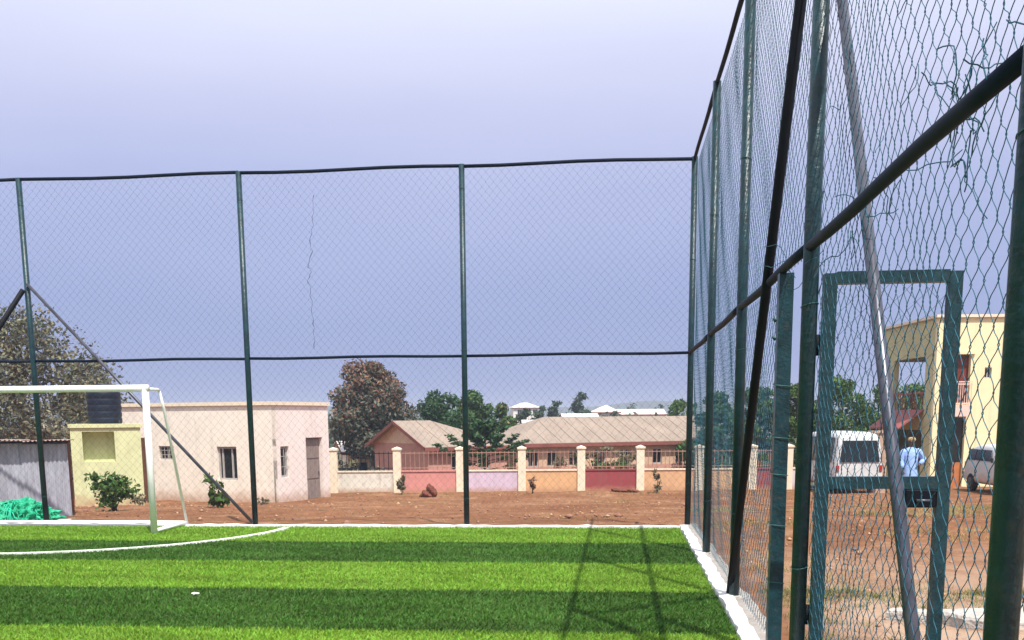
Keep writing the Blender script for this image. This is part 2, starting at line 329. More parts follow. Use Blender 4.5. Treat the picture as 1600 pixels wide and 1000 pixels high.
# white goal-area arc sewn into the turf
ac = Vector((-8.45, 15.62)); vs = []; fs = []; n = 110
for k in range(n+1):
    a = math.pi+math.pi*k/n; w = .05+random.uniform(-.006, .006); ro = 3.30+random.uniform(-.006, .006)
    for rr, z in ((ro-w, .026), (ro+w, .026), (ro-w, 0), (ro+w, 0)): vs.append((ac.x+rr*math.cos(a), ac.y+rr*math.sin(a), z))
for k in range(n): q = 4*k; fs += [(q, q+1, q+5, q+4), (q+2, q, q+4, q+6), (q+1, q+3, q+7, q+5)]
MB().add(vs, fs).build('goal_area_line', M['line'], tb)

# kerbs: white painted edging with an uneven outline, and the bare concrete strip outside the side fence
def kerb(name, a, b, w0, w1, z, m, step=.16, jag=.02):
    a = Vector(a); b = Vector(b); L = (b-a).length; d = (b-a)/L; nn = Vector((-d.y, d.x)); k = int(L/step); vs = []; fs = []
    for i in range(k+1):
        c = a+d*(L*i/k); j0, j1 = w0+random.uniform(-jag, jag), w1+random.uniform(-jag, jag); zz = z+random.uniform(-.006, .006)
        for wv, zv in ((j0, -.1), (j0+.012, zz), (j1-.012, zz), (j1, -.1)): q = c+nn*wv; vs.append((q.x, q.y, zv))
    for i in range(k):
        for t in range(3): q = 4*i+t; fs.append((q, q+1, q+5, q+4))
    return tag(MB().add(vs, fs).build(name, m), kind='structure')
kerb('kerb_side', (.98, -14), (.98, 16.05), -.115, .035, .035, M['kerb'])
kerb('kerb_back', (-18, 15.95), (.98, 15.95), -.055, .075, .03, M['kerb'], jag=.035)
kerb('footing_strip', (1.12, -14), (1.12, 16.5), -.14, .10, .012, M['concrete'], .3, .03)

# ------------------------------------------------------------------ chain-link panels
def chain(Wd, H, r, w=.122, h=.136, sub=1, m=3, jit=.006, seed=0):
    nw = int(round(Wd/(w/2))); w = 2*Wd/nw; K = int(round(H/(h/2)))*sub; t = np.arange(K+1)/sub; hh = H/(K/sub)
    j = np.arange(nw)[:, None]; tri = np.abs(np.mod(t[None]+j, 2)-1); tri = .45*tri+.55*(.5-.5*np.cos(np.pi*tri))
    U = (j+tri*1.07-.035)*w/2; V = np.repeat((t*hh)[None], nw, 0); Nn = r*.8*np.cos(np.pi*(t[None]+j))
    q = np.random.default_rng(seed); ph = q.uniform(0, 6.28, 12)
    dU = jit*(np.sin(3.1*V+1.7*U+ph[0])+np.sin(7.3*V-4.1*U+ph[1])+.7*np.sin(17*V+13*U+ph[2]))
    dV = jit*(np.sin(2.7*U+1.1*V+ph[3])+np.sin(8.1*U+3.9*V+ph[4])+.7*np.sin(15*U-19*V+ph[5]))
    dN = jit*1.5*(np.sin(2.2*U+ph[6])*np.sin(1.9*V+ph[7])+.5*np.sin(6*U+5*V+ph[8]))
    ed = np.clip(np.minimum(np.minimum(U, Wd-U), np.minimum(V, H-V))/.25, 0, 1)
    U = np.clip(U+dU*ed+q.normal(0, jit*.25, U.shape), 0, Wd); V = np.clip(V+dV*ed, 0, H); Nn = Nn+dN*ed
    an = 2*np.pi*np.arange(m)/m+.3
    P = np.stack([U[..., None]+r*np.cos(an)*1.25, Nn[..., None]+r*np.sin(an), V[..., None]+0*an], -1)
    idx = np.arange(P.size//3).reshape(nw, K+1, m); nx_ = np.roll(idx, -1, 2)
    Q = np.stack([idx[:, :-1], nx_[:, :-1], nx_[:, 1:], idx[:, 1:]], -1).reshape(-1, 4)
    return npmesh('wire_mesh', P.reshape(-1, 3), Q)
def place_panel(me, parent, loc, rz):
    o = link('wire_mesh', me, parent, () if me.materials else M['wire']); o.location = loc; o.rotation_euler = (0, 0, rz); o['kind'] = 'stuff'; return o
def ring(mb, c, r, t=.003, n=14):
    mb.tube([(c[0]+r*math.cos(6.2832*k/n), c[1]+r*math.sin(6.2832*k/n), c[2]+.012*math.sin(6.2832*k/n*1.0+c[2])) for k in range(n+1)], t, 5, False)

HT, HM, YB, XS = 5.48, 2.654, 16.36, 1.10
# back fence
bf = empty('wire_fence', (-2.4, YB, 0), 'tall green wire fence along the back of the pitch behind the white goal', 'fence')
def L(p): return (p[0]+2.4, p[1]-YB, p[2])
bx = [-16.75, -13.13, -9.54, -5.92, -2.41]
for i, x in enumerate(bx):
    MB().tube([L((x, YB, -.2)), L((x, YB, HT+.02))], .045, 14).build('post', M['post'], bf, True)
    b = MB(); b.tube([L((x, YB, -.12)), L((x, YB, -.02))], [.17, .13], 9); b.build('footing', M['palecon'], bf)
    tb_ = MB()
    for z in np.arange(.5, 5.3, 2.3): ring(tb_, L((x, YB, z+random.uniform(-.1, .1))), .05, .0025, 10)
    tb_.build('tie_wire', M['tie'], bf, True, 'stuff')
ends = bx+[XS]
bp = chain(3.53, HT-.04, .0013, jit=.006, seed=3)
for i in range(len(ends)-1):
    a, b = ends[i], ends[i+1]
    sag = lambda x: .012*math.sin(x*1.7)
    MB().tube([L((a+(b-a)*k/6, YB, HT+.012*math.sin(k*1.1+i))) for k in range(7)], .026, 10).build('top_rail', M['rail'], bf, True)
    MB().tube([L((a+(b-a)*k/6, YB, HM+.008*math.sin(k*1.4+i))) for k in range(7)], .023, 10).build('middle_rail', M['rail'], bf, True)
    o = place_panel(bp, bf, L((a, YB+.05, .02)), 0); o.scale = ((b-a)/3.53, 1, 1)
MB().tube([L((-9.50, YB-.06, 3.87)), L((-5.95, YB-.06, .03))], .026, 10).build('brace', M['steel'], bf, True)
MB().tube([L((-9.58, YB-.06, 3.78)), L((-12.6, YB-.02, .03))], .042, 10).build('brace', M['brace'], bf, True)
sp_ = [ptY(x, yv, YB+.045) for x, yv in ((492, 305), (488, 320), (490, 345), (485, 372), (487, 392), (482, 415), (485, 425), (482, 440), (486, 470), (488, 500), (491, 525), (492, 552))]
sp = [a.lerp(b_, k/4)+Vector((random.uniform(-.022, .022), 0, 0)) for a, b_ in zip(sp_[:-1], sp_[1:]) for k in range(4)]
MB().tube([L(p) for p in sp], [random.choice((.0015, .003, .0055)) for p in sp], 5).build('splice_wire', M['rail'], bf, True)

# side fence
sf = empty('wire_fence', (XS, 9.72, 0), 'tall green wire fence running along the right touchline beside the open gate', 'fence')
def L2(p): return (p[0]-XS, p[1]-9.72, p[2])
SY = [16.36, 12.845, 9.72, 6.312, 3.025, -.35, -3.8]
for i, yv in enumerate(SY):
    MB().tube([L2((XS, yv, -.3)), L2((XS, yv, HT+.02))], .047, 18).build('post', M['post'], sf, True)
    if i: MB().tube([L2((XS, yv, -.12)), L2((XS, yv, .03))], [.15, .11], 9).build('footing', M['palecon'], sf)
    tb_ = MB()
    for z in np.arange(.75, 5.3, 1.6): ring(tb_, L2((XS, yv, z+random.uniform(-.1, .1))), .051, .0022, 12)
    if i == 4:
        for z in (.93, .90): ring(tb_, L2((XS, yv, z)), .0515, .0022, 16)
        tb_.tube([L2((XS+.03, yv-.05, .93)), L2((XS+.09, yv-.03, .98)), L2((XS+.16, yv+.02, .96))], .0025, 5)
    tb_.build('tie_wire', M['tie'], sf, True, 'stuff')
for i in range(len(SY)-1):
    a, b = SY[i], SY[i+1]; Lb = a-b
    MB().tube([L2((XS, a-Lb*k/6, HT+.012*math.sin(k*1.3+i*2))) for k in range(7)], .026, 10).build('top_rail', M['rail'], sf, True)
    MB().tube([L2((XS-.012, a-Lb*k/6, HM+.008*math.sin(k*1.2+i))) for k in range(7)], .031, 12).build('middle_rail', M['rail'], sf, True)
    near = i >= 3; kw = dict(sub=3 if near else 2, m=4, jit=.010 if near else .008)
    if i == 2:
        place_panel(chain(Lb, HT-HM-.03, .0021, seed=11, **kw), sf, L2((XS+.055, a, HM+.01)), -math.pi/2)
        place_panel(chain(a-7.30, HM-.02, .0021, seed=12, **kw), sf, L2((XS+.055, a, .02)), -math.pi/2)
    else: place_panel(chain(Lb, HT-.03, .0021, seed=20+i, **kw), sf, L2((XS+.055, a, .01)), -math.pi/2)
# short gate post under the middle rail
gpst = MB(); gpst.sq(L2((XS+.01, 7.303, -.3)), L2((XS+.01, 7.303, HM-.02)), .095); gpst.build('gate_post', M['post'], sf)
tb_ = MB()
for z in (2.32, 2.2): tb_.tube([L2((XS-.05, 7.30, z)), L2((XS-.065, 7.29, z+.02)), L2((XS-.05, 7.26, z+.01))], .008, 5)
for z in (.55, .95, 1.3, 1.55, 1.9): tb_.tube([L2((XS+.063, 7.36, z)), L2((XS-.045, 7.362, z+.01)), L2((XS-.045, 7.25, z)), L2((XS+.063, 7.245, z-.01))], .003, 5)
tb_.build('tie_wire', M['tie'], sf, True, 'stuff')
MB().tube([L2((XS-.03, 9.86, -.05)), L2((XS-.03, 6.36, 4.82))], .036, 12).build('brace', M['brace'], sf, True)
MB().tube([L2((XS+.085, 6.34, 4.18)), L2((XS+.085, 3.63, -.05))], .029, 12).build('brace', M['steel'], sf, True)
# bunched loose wire ends along the middle rail
lw = MB()
def curl(c, s, n=9):
    p = Vector(c); out = [p.copy()]; v = Vector((random.uniform(-.3, .3), random.uniform(-1, 1), random.uniform(-1, 1)))
    for _ in range(n):
        v = (v+Vector((random.uniform(-.3, .3), random.uniform(-1, 1), random.uniform(-.8, .8)))*.8).normalized(); p = p+v*s; out.append(p.copy())
    lw.tube(out, .0024, 4)
for c0, nn, sp_ in ((3.86, 16, .10), (3.5, 4, .15), (4.6, 3, .2), (5.4, 4, .3), (7.0, 3, .3), (6.3, 5, .08)):
    for _ in range(nn): curl(L2((XS+.02+random.uniform(-.02, .05), c0+random.gauss(0, sp_*.6), HM+random.gauss(.02, .09))), random.uniform(.02, .04))
for _ in range(14): curl(L2((XS+.06, random.uniform(3.2, 6.2), random.uniform(2.6, 3.6))), .03, 6)
lw.build('loose_wire', M['wire'], sf, True, 'stuff')

# open gate leaf, swung out at right angles
gt = empty('metal_gate', (XS+.06, 6.312, 0), 'green metal gate leaf with wire infill standing open beside the fence', 'gate')
wg = .745; tw = .072
for x in (.05, wg): MB().sq((x, 0, .10), (x, 0, 2.50), tw).build('gate_stile', M['post'], gt)
for z, w_ in ((2.475, tw), (1.30, .075), (.14, .075)): MB().sq((.05+tw/2, 0, z), (wg-tw/2, 0, z), w_-.004).build('gate_rail', M['post'], gt)
o = place_panel(chain(wg-.05, 2.36, .0013, sub=2, m=4, jit=.006, seed=40), gt, (.05, .048, .12), 0)
lb = MB().bbox((wg-.22, -.05, 1.155), (wg-.045, .05, 1.262), .008).build('lock_box', M['brace'], gt)
MB().tube([(wg-.16, -.055, 1.2), (wg-.16, -.08, 1.2), (wg-.08, -.08, 1.2)], .008, 8).build('latch', M['steel'], lb, True)
for z in (.5, 2.1):
    MB().tube([(-.01, 0, z-.06), (-.01, 0, z+.06)], .018, 10).build('hinge', M['brace'], gt, True)

# ------------------------------------------------------------------ goal
go = empty('football_goal', (-8.75, 14.84, 0), 'white tubular football goal frame standing on the turf near the back fence', 'goal')
hw = 1.8; gh = 2.16
for s in (1, -1):
    MB().tube([(s*hw, 0, .0), (s*hw, 0, gh)], .05, 16).build('goal_post', M['white'], go, True)
    MB().tube([(s*hw, .04, gh-.01), (s*hw, .42, gh-.01), (s*hw, .47, gh-.03)], .022, 10).build('top_stay', M['white'], go, True)
    MB().tube([(s*hw, .47, gh-.03), (s*hw, .60, gh-.30), (s*hw, 1.20, .05)], .022, 10).build('back_stay', M['white'], go, True)
    MB().tube([(s*hw, .04, .045), (s*hw, 1.2, .045)], .03, 10).build('base_side_bar', M['white'], go, True)
MB().tube([(-hw-.05, 0, gh), (hw+.05, 0, gh)], .05, 16).build('crossbar', M['white'], go, True)
MB().tube([(-hw, 1.2, .05), (hw, 1.2, .05)], .03, 10).build('base_back_bar', M['white'], go, True)
pz = ptz(305, 930, .02)
b = MB(); pv = [(.07*math.cos(a)*(1+.3*math.sin(3*a)), .045*math.sin(a), .012+.01*math.sin(5*a)) for a in np.linspace(0, 6.28, 13)[:-1]]
b.add(pv+[(0, 0, .035), (0, 0, .0)], [(i, (i+1) % 12, 12) for i in range(12)]+[((i+1) % 12, i, 13) for i in range(12)])
o = b.build('paper_scrap', M['white']); o.location = (pz.x, pz.y, .03); o.scale = (.55, .55, .6); tag(o, 'small white scrap of paper lying on a dark turf stripe', 'litter')

# ------------------------------------------------------------------ buildings
def add_window(root, MM, u0, u1, z0, z1, depth, mull=(), glass=None, framew=.05, bars=0):
    w = MB(MM); w.box((u0, depth, z0), (u1, depth+.03, z1)); win = w.build('window', glass or M['glass'], root)
    f = MB(MM); fr_ = framew; d0, d1 = depth-.05, depth-.004
    f.box((u0, d0, z0), (u0+fr_, d1, z1)); f.box((u1-fr_, d0, z0), (u1, d1, z1)); f.box((u0+fr_, d0, z1-fr_), (u1-fr_, d1, z1)); f.box((u0+fr_, d0, z0), (u1-fr_, d1, z0+fr_))
    for m_ in mull: x = u0+(u1-u0)*m_; f.box((x-fr_*.4, d0, z0+fr_), (x+fr_*.4, d1, z1-fr_))
    f.build('frame', M['frame'], win)
    if bars:
        bb = MB(MM)
        for k in range(1, bars+1): x = u0+(u1-u0)*k/(bars+1); bb.tube([(x, depth-.09, z0), (x, depth-.09, z1)], .012, 6)
        for zz in (.35, .68): bb.tube([(u0, depth-.095, z0+(z1-z0)*zz), (u1, depth-.095, z0+(z1-z0)*zz)], .01, 6)
        bb.build('bars', M['frame'], win)
    return win
def door(root, MM, u0, u1, z0, z1, depth, m):
    d = MB(MM); d.box((u0, depth, z0), (u1, depth+.05, z1)); k = 3
    for i in range(k):
        a = u0+.08; bq = u1-.08; c = z0+.1+(z1-z0-.1)*i/k; e_ = z0+(z1-z0-.05)*(i+1)/k
        d.box((a, depth-.02, c), (bq, depth-.002, e_))
    o = d.build('door', m, root); MB(MM).box((u1-.14, depth-.06, z0+.95), (u1-.11, depth-.021, z0+1.1)).build('handle', M['steel'], o)
    return o

# cream guard house with a flat roof
a_ = R(22); C0 = pt(426, 700, 36); C0 = Vector((C0.x, C0.y, 0)); zb = g(C0.x, C0.y)
dl = (ER*math.cos(a_)-EF*math.sin(a_)).normalized()          # along the left face, towards the corner
dr = (ER*math.sin(a_)+EF*math.cos(a_)).normalized()          # along the right face, away from the corner
ch = empty('cream_house', (C0.x, C0.y, 0), 'low cream flat roofed house with barred windows beyond the back fence', 'house')
zt = onplane(426, 633, C0, dl)[1]
ML = dirmat(C0, dl); MR = dirmat(C0, dr)
def rect(P0, d, x0, y0, x1, y1):
    u0, za = onplane(x0, y1, P0, d); u1, zb_ = onplane(x1, y0, P0, d); return (min(u0, u1), max(u0, u1), min(za, zb_), max(za, zb_))
wl = [rect(C0, dl, 249, 697, 271, 718), rect(C0, dl, 341, 698, 369, 750)]
uL = onplane(185, 700, C0, dl)[0]; lowz = zb-.8
MB(ML).wall(uL, 0, lowz, zt, wl, .22).build('wall', M['cream'], ch)
wr = [rect(C0, dr, 440, 697, 451, 747)]; dr0 = rect(C0, dr, 481, 683, 503, 774); dr0 = (dr0[0], dr0[1], lowz, dr0[3]); wr.append(dr0)
uR = onplane(514, 700, C0, dr)[0]
MB(MR).wall(.003, uR, lowz, zt, wr, .22).build('wall', M['creampink'], ch)
bk = MB(ML); bk.wall(uL, uL+.22, lowz, zt, [], .22)
nb = MB(); P1 = dl*uL; P2 = dl*uL+dr*uR; P3 = dr*uR
nb.add([(p.x, p.y, z) for p in (P1, P2, P3) for z in (lowz, zt)], [(0, 2, 3, 1), (2, 4, 5, 3)]); nb.build('rear_wall', M['cream'], ch)
rf = MB(); e0 = .07
cs = [dl*e0-dr*e0, dr*(uR+e0)+dl*e0, dl*(uL-e0)+dr*(uR+e0), dl*(uL-e0)-dr*e0]
rf.add([(p.x, p.y, zt-.0+.003) for p in cs]+[(p.x, p.y, zt+.13) for p in cs], [(3, 2, 1, 0), (4, 5, 6, 7), (0, 1, 5, 4), (1, 2, 6, 5), (2, 3, 7, 6), (3, 0, 4, 7)])
rf.build('roof_slab', M['pillar'], ch)
add_window(ch, ML, *wl[0], .14, (.5,), bars=2); add_window(ch, ML, *wl[1], .14, (.22, .7), bars=0, framew=.07)
add_window(ch, MR, *wr[0], .14, (), bars=1, framew=.08); door(ch, MR, dr0[0], dr0[1], g(*(C0+dr*dr0[0]).xy)-.1, dr0[3]-.01, .15, M['wood'])
ud = onplane(219, 700, C0, dl)[0]; ue = onplane(233, 700, C0, dl)[0]
MB(ML).box((ud, -.06, lowz), (ue, -.004, onplane(226, 684, C0, dl)[1])).build('gap_shade_strip', M['rustdark'], ch)  # dark strip painting the shade in the gap between house and tank stand

# yellow-green tank stand with a niche, and the black tank on it
T0 = pt(221, 700, 33); T0 = Vector((T0.x, T0.y, 0)); tw_ = (ER*math.cos(R(20))+EF*math.sin(R(20))).normalized()
ts = empty('tank_stand', (T0.x, T0.y, 0), 'pale yellow-green block tower with a square niche below the black tank', 'tank stand')
MT = dirmat(T0, tw_); uTl = onplane(111, 700, T0, tw_)[0]; ztt = onplane(200, 668, T0, tw_)[1]; nic = rect(T0, tw_, 131, 674, 178, 722); gz_ = g(T0.x, T0.y)-.4
MB(MT).wall(uTl, 0, gz_, ztt, [nic], .5).build('front_wall', M['lime'], ts)
MB(MT).box((nic[0]-.05, .503, nic[2]-.05), (nic[1]+.05, .56, nic[3]+.05)).build('niche_back', M['lime'], ts)
MB(MT).box((-.25, .503, gz_), (0, 2.2, ztt)).build('side_wall', M['lime'], ts); MB(MT).box((uTl, .503, gz_), (uTl+.25, 2.2, ztt)).build('side_wall', M['lime'], ts)
MB(MT).box((uTl-.05, -.06, ztt+.003), (.05, 2.25, ztt+.12)).build('top_slab', M['lime'], ts)
tp = MT @ Vector(((uTl)*.52, 1.0, 0)); tkx = pt(165, 660, 34)
tk = empty('water_tank', (tkx.x, tkx.y, ztt+.12), 'ribbed black plastic water tank standing on the yellow-green tower', 'water tank')
prof = []; hT = 1.0; rT = .5
for k in range(41):
    z = hT*k/40; rib = .022*abs(math.sin(math.pi*5*z/hT))**.5; prof.append((rT+rib, z))
prof += [(rT*.98, hT+.03), (rT*.75, hT+.12), (rT*.45, hT+.18), (rT*.42, hT+.19)]
def lathe(prof, n=28):
    vs = [(r_*math.cos(6.28319*k/n), r_*math.sin(6.28319*k/n), z) for r_, z in prof for k in range(n)]
    fs = [(i*n+k, i*n+(k+1) % n, (i+1)*n+(k+1) % n, (i+1)*n+k) for i in range(len(prof)-1) for k in range(n)]
    fs += [tuple(range(n))[::-1], tuple((len(prof)-1)*n+k for k in range(n))]; return vs, fs
MB().add(*lathe(prof)).build('tank_body', M['black'], tk, True)
MB().add(*lathe([(.24, hT+.192), (.24, hT+.25), (.2, hT+.27), (.05, hT+.28)], 20)).build('lid', M['black'], tk, True)
MB().tube([(.45, -.25, .1), (.62, -.3, .1), (.64, -.3, -.4)], .02, 8).build('outlet_pipe', M['trim'], tk, True)

# corrugated shed
S0 = pt(106, 780, 20.2); S0 = Vector((S0.x, S0.y, 0)); zs0 = g(S0.x, S0.y)
sh = empty('tin_shed', (S0.x, S0.y, 0), 'low grey corrugated tin shed with rusty roof behind the goal', 'shed')
def corr(wd, z0, z1, amp=.012, pitch=.076, MM=None, tilt=0.):
    n = int(wd/pitch*6); b = MB(MM); vs = []
    for k in range(n+1):
        x = wd*k/n; y_ = amp*math.sin(6.2832*x/pitch); vs += [(x, y_, z0), (x, y_+tilt, z1)]
    b.add(vs, [(2*k, 2*k+2, 2*k+3, 2*k+1) for k in range(n)]); return b
DS = (ER*math.cos(R(20))+EF*math.sin(R(20))).normalized(); DSn = Vector((-DS.y, DS.x, 0)); MS = dirmat(S0, DS); ztS = onplane(60, 692, S0, DS)[1]
for k in range(5):
    u = -.80*(k+1)+.04; b = corr(.82, zs0-.3, ztS-random.uniform(0, .03), MM=MS @ Matrix.Translation((u, .014*(k % 2)+random.uniform(0, .01), 0)), tilt=random.uniform(-.02, .02)); b.build('wall_sheet', M['galv'], sh, True)
sd = corr(1.9, zs0-.4, ztS-.02, MM=dirmat(S0, DSn)); sd.build('side_sheet', M['rustdark'], sh, True)
bx_ = MB(MS); bx_.box((-4.0, 1.88, zs0-.4), (.0, 1.92, ztS)); bx_.build('rear_sheet', M['galv'], sh)
for k in range(5):
    u = -.80*(k+1)+.06+random.uniform(-.02, .02); rl = random.uniform(.16, .26)
    MM = MS @ Matrix.Translation((u, -rl, ztS+.02+random.uniform(0, .025))) @ Matrix.Rotation(R(3.5+random.uniform(-1, 1)), 4, 'X') @ Matrix.Rotation(R(-90), 4, 'X') @ Matrix.Scale(-1, 4, (0, 1, 0))
    n = 60; b = MB(MS @ Matrix.Translation((u, -rl, ztS+.025+random.uniform(0, .03)))); vs = []
    for q in range(n+1):
        x = .84*q/n; zz = .012*math.sin(6.2832*x/.076)+.02*math.sin(x*2+k); vs += [(x, 0, zz), (x, 2.3, zz-.03)]
    b.add(vs, [(2*q, 2*q+2, 2*q+3, 2*q+1) for q in range(n)]); b.build('roof_sheet', M['rust'], sh, True)
for k in range(4):
    c = MS @ Vector((-.3-k*1.0, -.05, ztS)); 
b = MB(MS); b.box((-3.9, .03, ztS-.06), (.0, .09, ztS-.004)); b.build('roof_beam', M['wood'], sh)

# heap of green netting beside the shed
nh = gp(22, 17.8); nr = empty('net_heap', nh, 'bright green netting heaped on the ground by the tin shed', 'netting')
bm = bmesh.new(); bmesh.ops.create_icosphere(bm, subdivisions=5, radius=1)
for v in bm.verts:
    c = v.co; d = 1+.14*math.sin(7*c.x+3*c.y)+.10*math.sin(13*c.y+9*c.z+2*c.x)+.07*math.sin(23*c.x-17*c.z)+.05*math.sin(31*c.y+29*c.x)
    v.co = Vector((c.x*.62*d, c.y*.38*d, max(c.z*.33*d+.05, -.05)))
me = bpy.data.meshes.new('net_bundle'); bm.to_mesh(me); bm.free(); link('net_bundle', me, nr, M['net'])
b = MB()
for k in range(130):
    a0 = random.uniform(0, 6.28); rr = random.uniform(.1, .95); c = Vector((.62*rr*math.cos(a0), .38*rr*math.sin(a0), .36*math.sqrt(1-rr*rr*.9))); out = []
    v = Vector((random.uniform(-1, 1), random.uniform(-1, 1), 0)).normalized()
    for q in range(10):
        v = (v+Vector((random.uniform(-1, 1), random.uniform(-1, 1), 0))*.5).normalized(); c = c+v*.05; e2 = (c.x/.64)**2+(c.y/.4)**2
        out.append((c.x, c.y, max(.36*math.sqrt(max(0, 1-e2*.9))+random.uniform(0, .05), .01)))
    b.tube(out, .008, 5)
b.build('net_strands', M['net'], nr, True, 'stuff')
bk_ = gp(92, 17.2); b = MB(); b.bbox((-.11, -.07, 0), (.11, .07, .12), .02)
o = b.build('concrete_block', M['palecon']); o.location = bk_; o.rotation_euler = (0, 0, .3); tag(o, 'small pale concrete block lying by the fence post near the netting', 'block')

# boundary wall with coloured panels, cream pillars and railings
DW = 42.; pill = [522, 621, 719, 815.5, 908, 1000, 1092, 1175, 1231]
bw = empty('boundary_wall', gp(800, DW), 'long low boundary wall of pastel panels between cream pillars with railings', 'wall'); B0 = Vector(bw.location)
def LW(u, v, z): q = ER*u+EF*v; return (q.x, q.y, z)
MW = dirmat(B0, ER); us_ = [onplane(p_, 740, B0, ER)[0] for p_ in pill]
base = B0.z; gz0 = -.25
wcol = {'pw': (.66, .63, .55), 'pp': (.58, .25, .22), 'pl': (.58, .46, .56), 'py': (.62, .37, .19), 'pr': (.29, .06, .065), 'py2': (.60, .36, .20), 'py3': (.60, .38, .21), 'pm': (.27, .07, .075), 'pli': (.62, .55, .60)}
pn = dict(pw='dirty_white_panel', pp='pink_panel', pl='lavender_panel', py='peach_panel', pr='red_panel', py2='peach_panel', py3='peach_panel', pm='maroon_panel', pli='lilac_panel')
zc = onplane(800, 736, B0, ER)[1]-base; zp = onplane(800, 702, B0, ER)[1]-base
for i, u in enumerate(us_):
    MB(MW).box((u-.155, -.155, gz0), (u+.155, .155, zp)).build('pillar', M['pillar'], bw)
    pl_ = bw.children[-1] if False else None
    cp = MB(MW); cp.box((u-.19, -.19, zp+.002), (u+.19, .19, zp+.07)); cp.add([(u-.17, -.17, zp+.072), (u+.17, -.17, zp+.072), (u+.17, .17, zp+.072), (u-.17, .17, zp+.072), (u, 0, zp+.14)], [(0, 1, 4), (1, 2, 4), (2, 3, 4), (3, 0, 4)])
    cp.build('pillar_cap', M['pillar'], bw)
seg = list(zip(us_[:-1], us_[1:]))+[(us_[-1], us_[-1]+.8)]
for (a, b2), key in zip(seg, wcol):
    m_ = mat(pn[key], wcol[key], .9, .08, 1.6, .2, 40, wear=.45 if key == 'pw' else .16, streak=.22, dust=(.0, .22))
    MB(MW).box((a+.157, -.08, gz0), (b2-.157 if b2 != seg[-1][1] else b2, .08, zc)).build('panel', m_, bw)
    MB(MW).box((a+.157, -.115, zc+.002), (b2-.157 if b2 != seg[-1][1] else b2, .115, zc+.055)).build('coping', m_ if key in ('pr', 'pp', 'pm') else M['pillar'], bw)
    if b2 == seg[-1][1]: continue
    rb = MB(MW); n = 12
    for k in range(1, n): x = a+.157+(b2-a-.314)*k/n; rb.tube([(x, 0, zc+.05), (x, 0, zp-.06)], .014, 5)
    for zz in (zc+.14, zp-.14): rb.box((a+.157, -.012, zz), (b2-.157, .012, zz+.03))
    rb.build('railing', M['railing'] if key != 'pw' else M['rail'], bw)

# tan gate pillar further right
q = gp(1372, 39.5); b = MB(); b.box((-.26, -.26, -.3), (.26, .26, 2.25)); o = b.build('gate_pillar', M['brownpil']); o.location = q; o.rotation_euler = (0, 0, YAW)
tag(o, 'tan brown rendered gate pillar between the minibus and the standing person', 'pillar'); MB().box((-.31, -.31, 2.253), (.31, .31, 2.34)).build('pillar_cap', M['brownpil'], o)

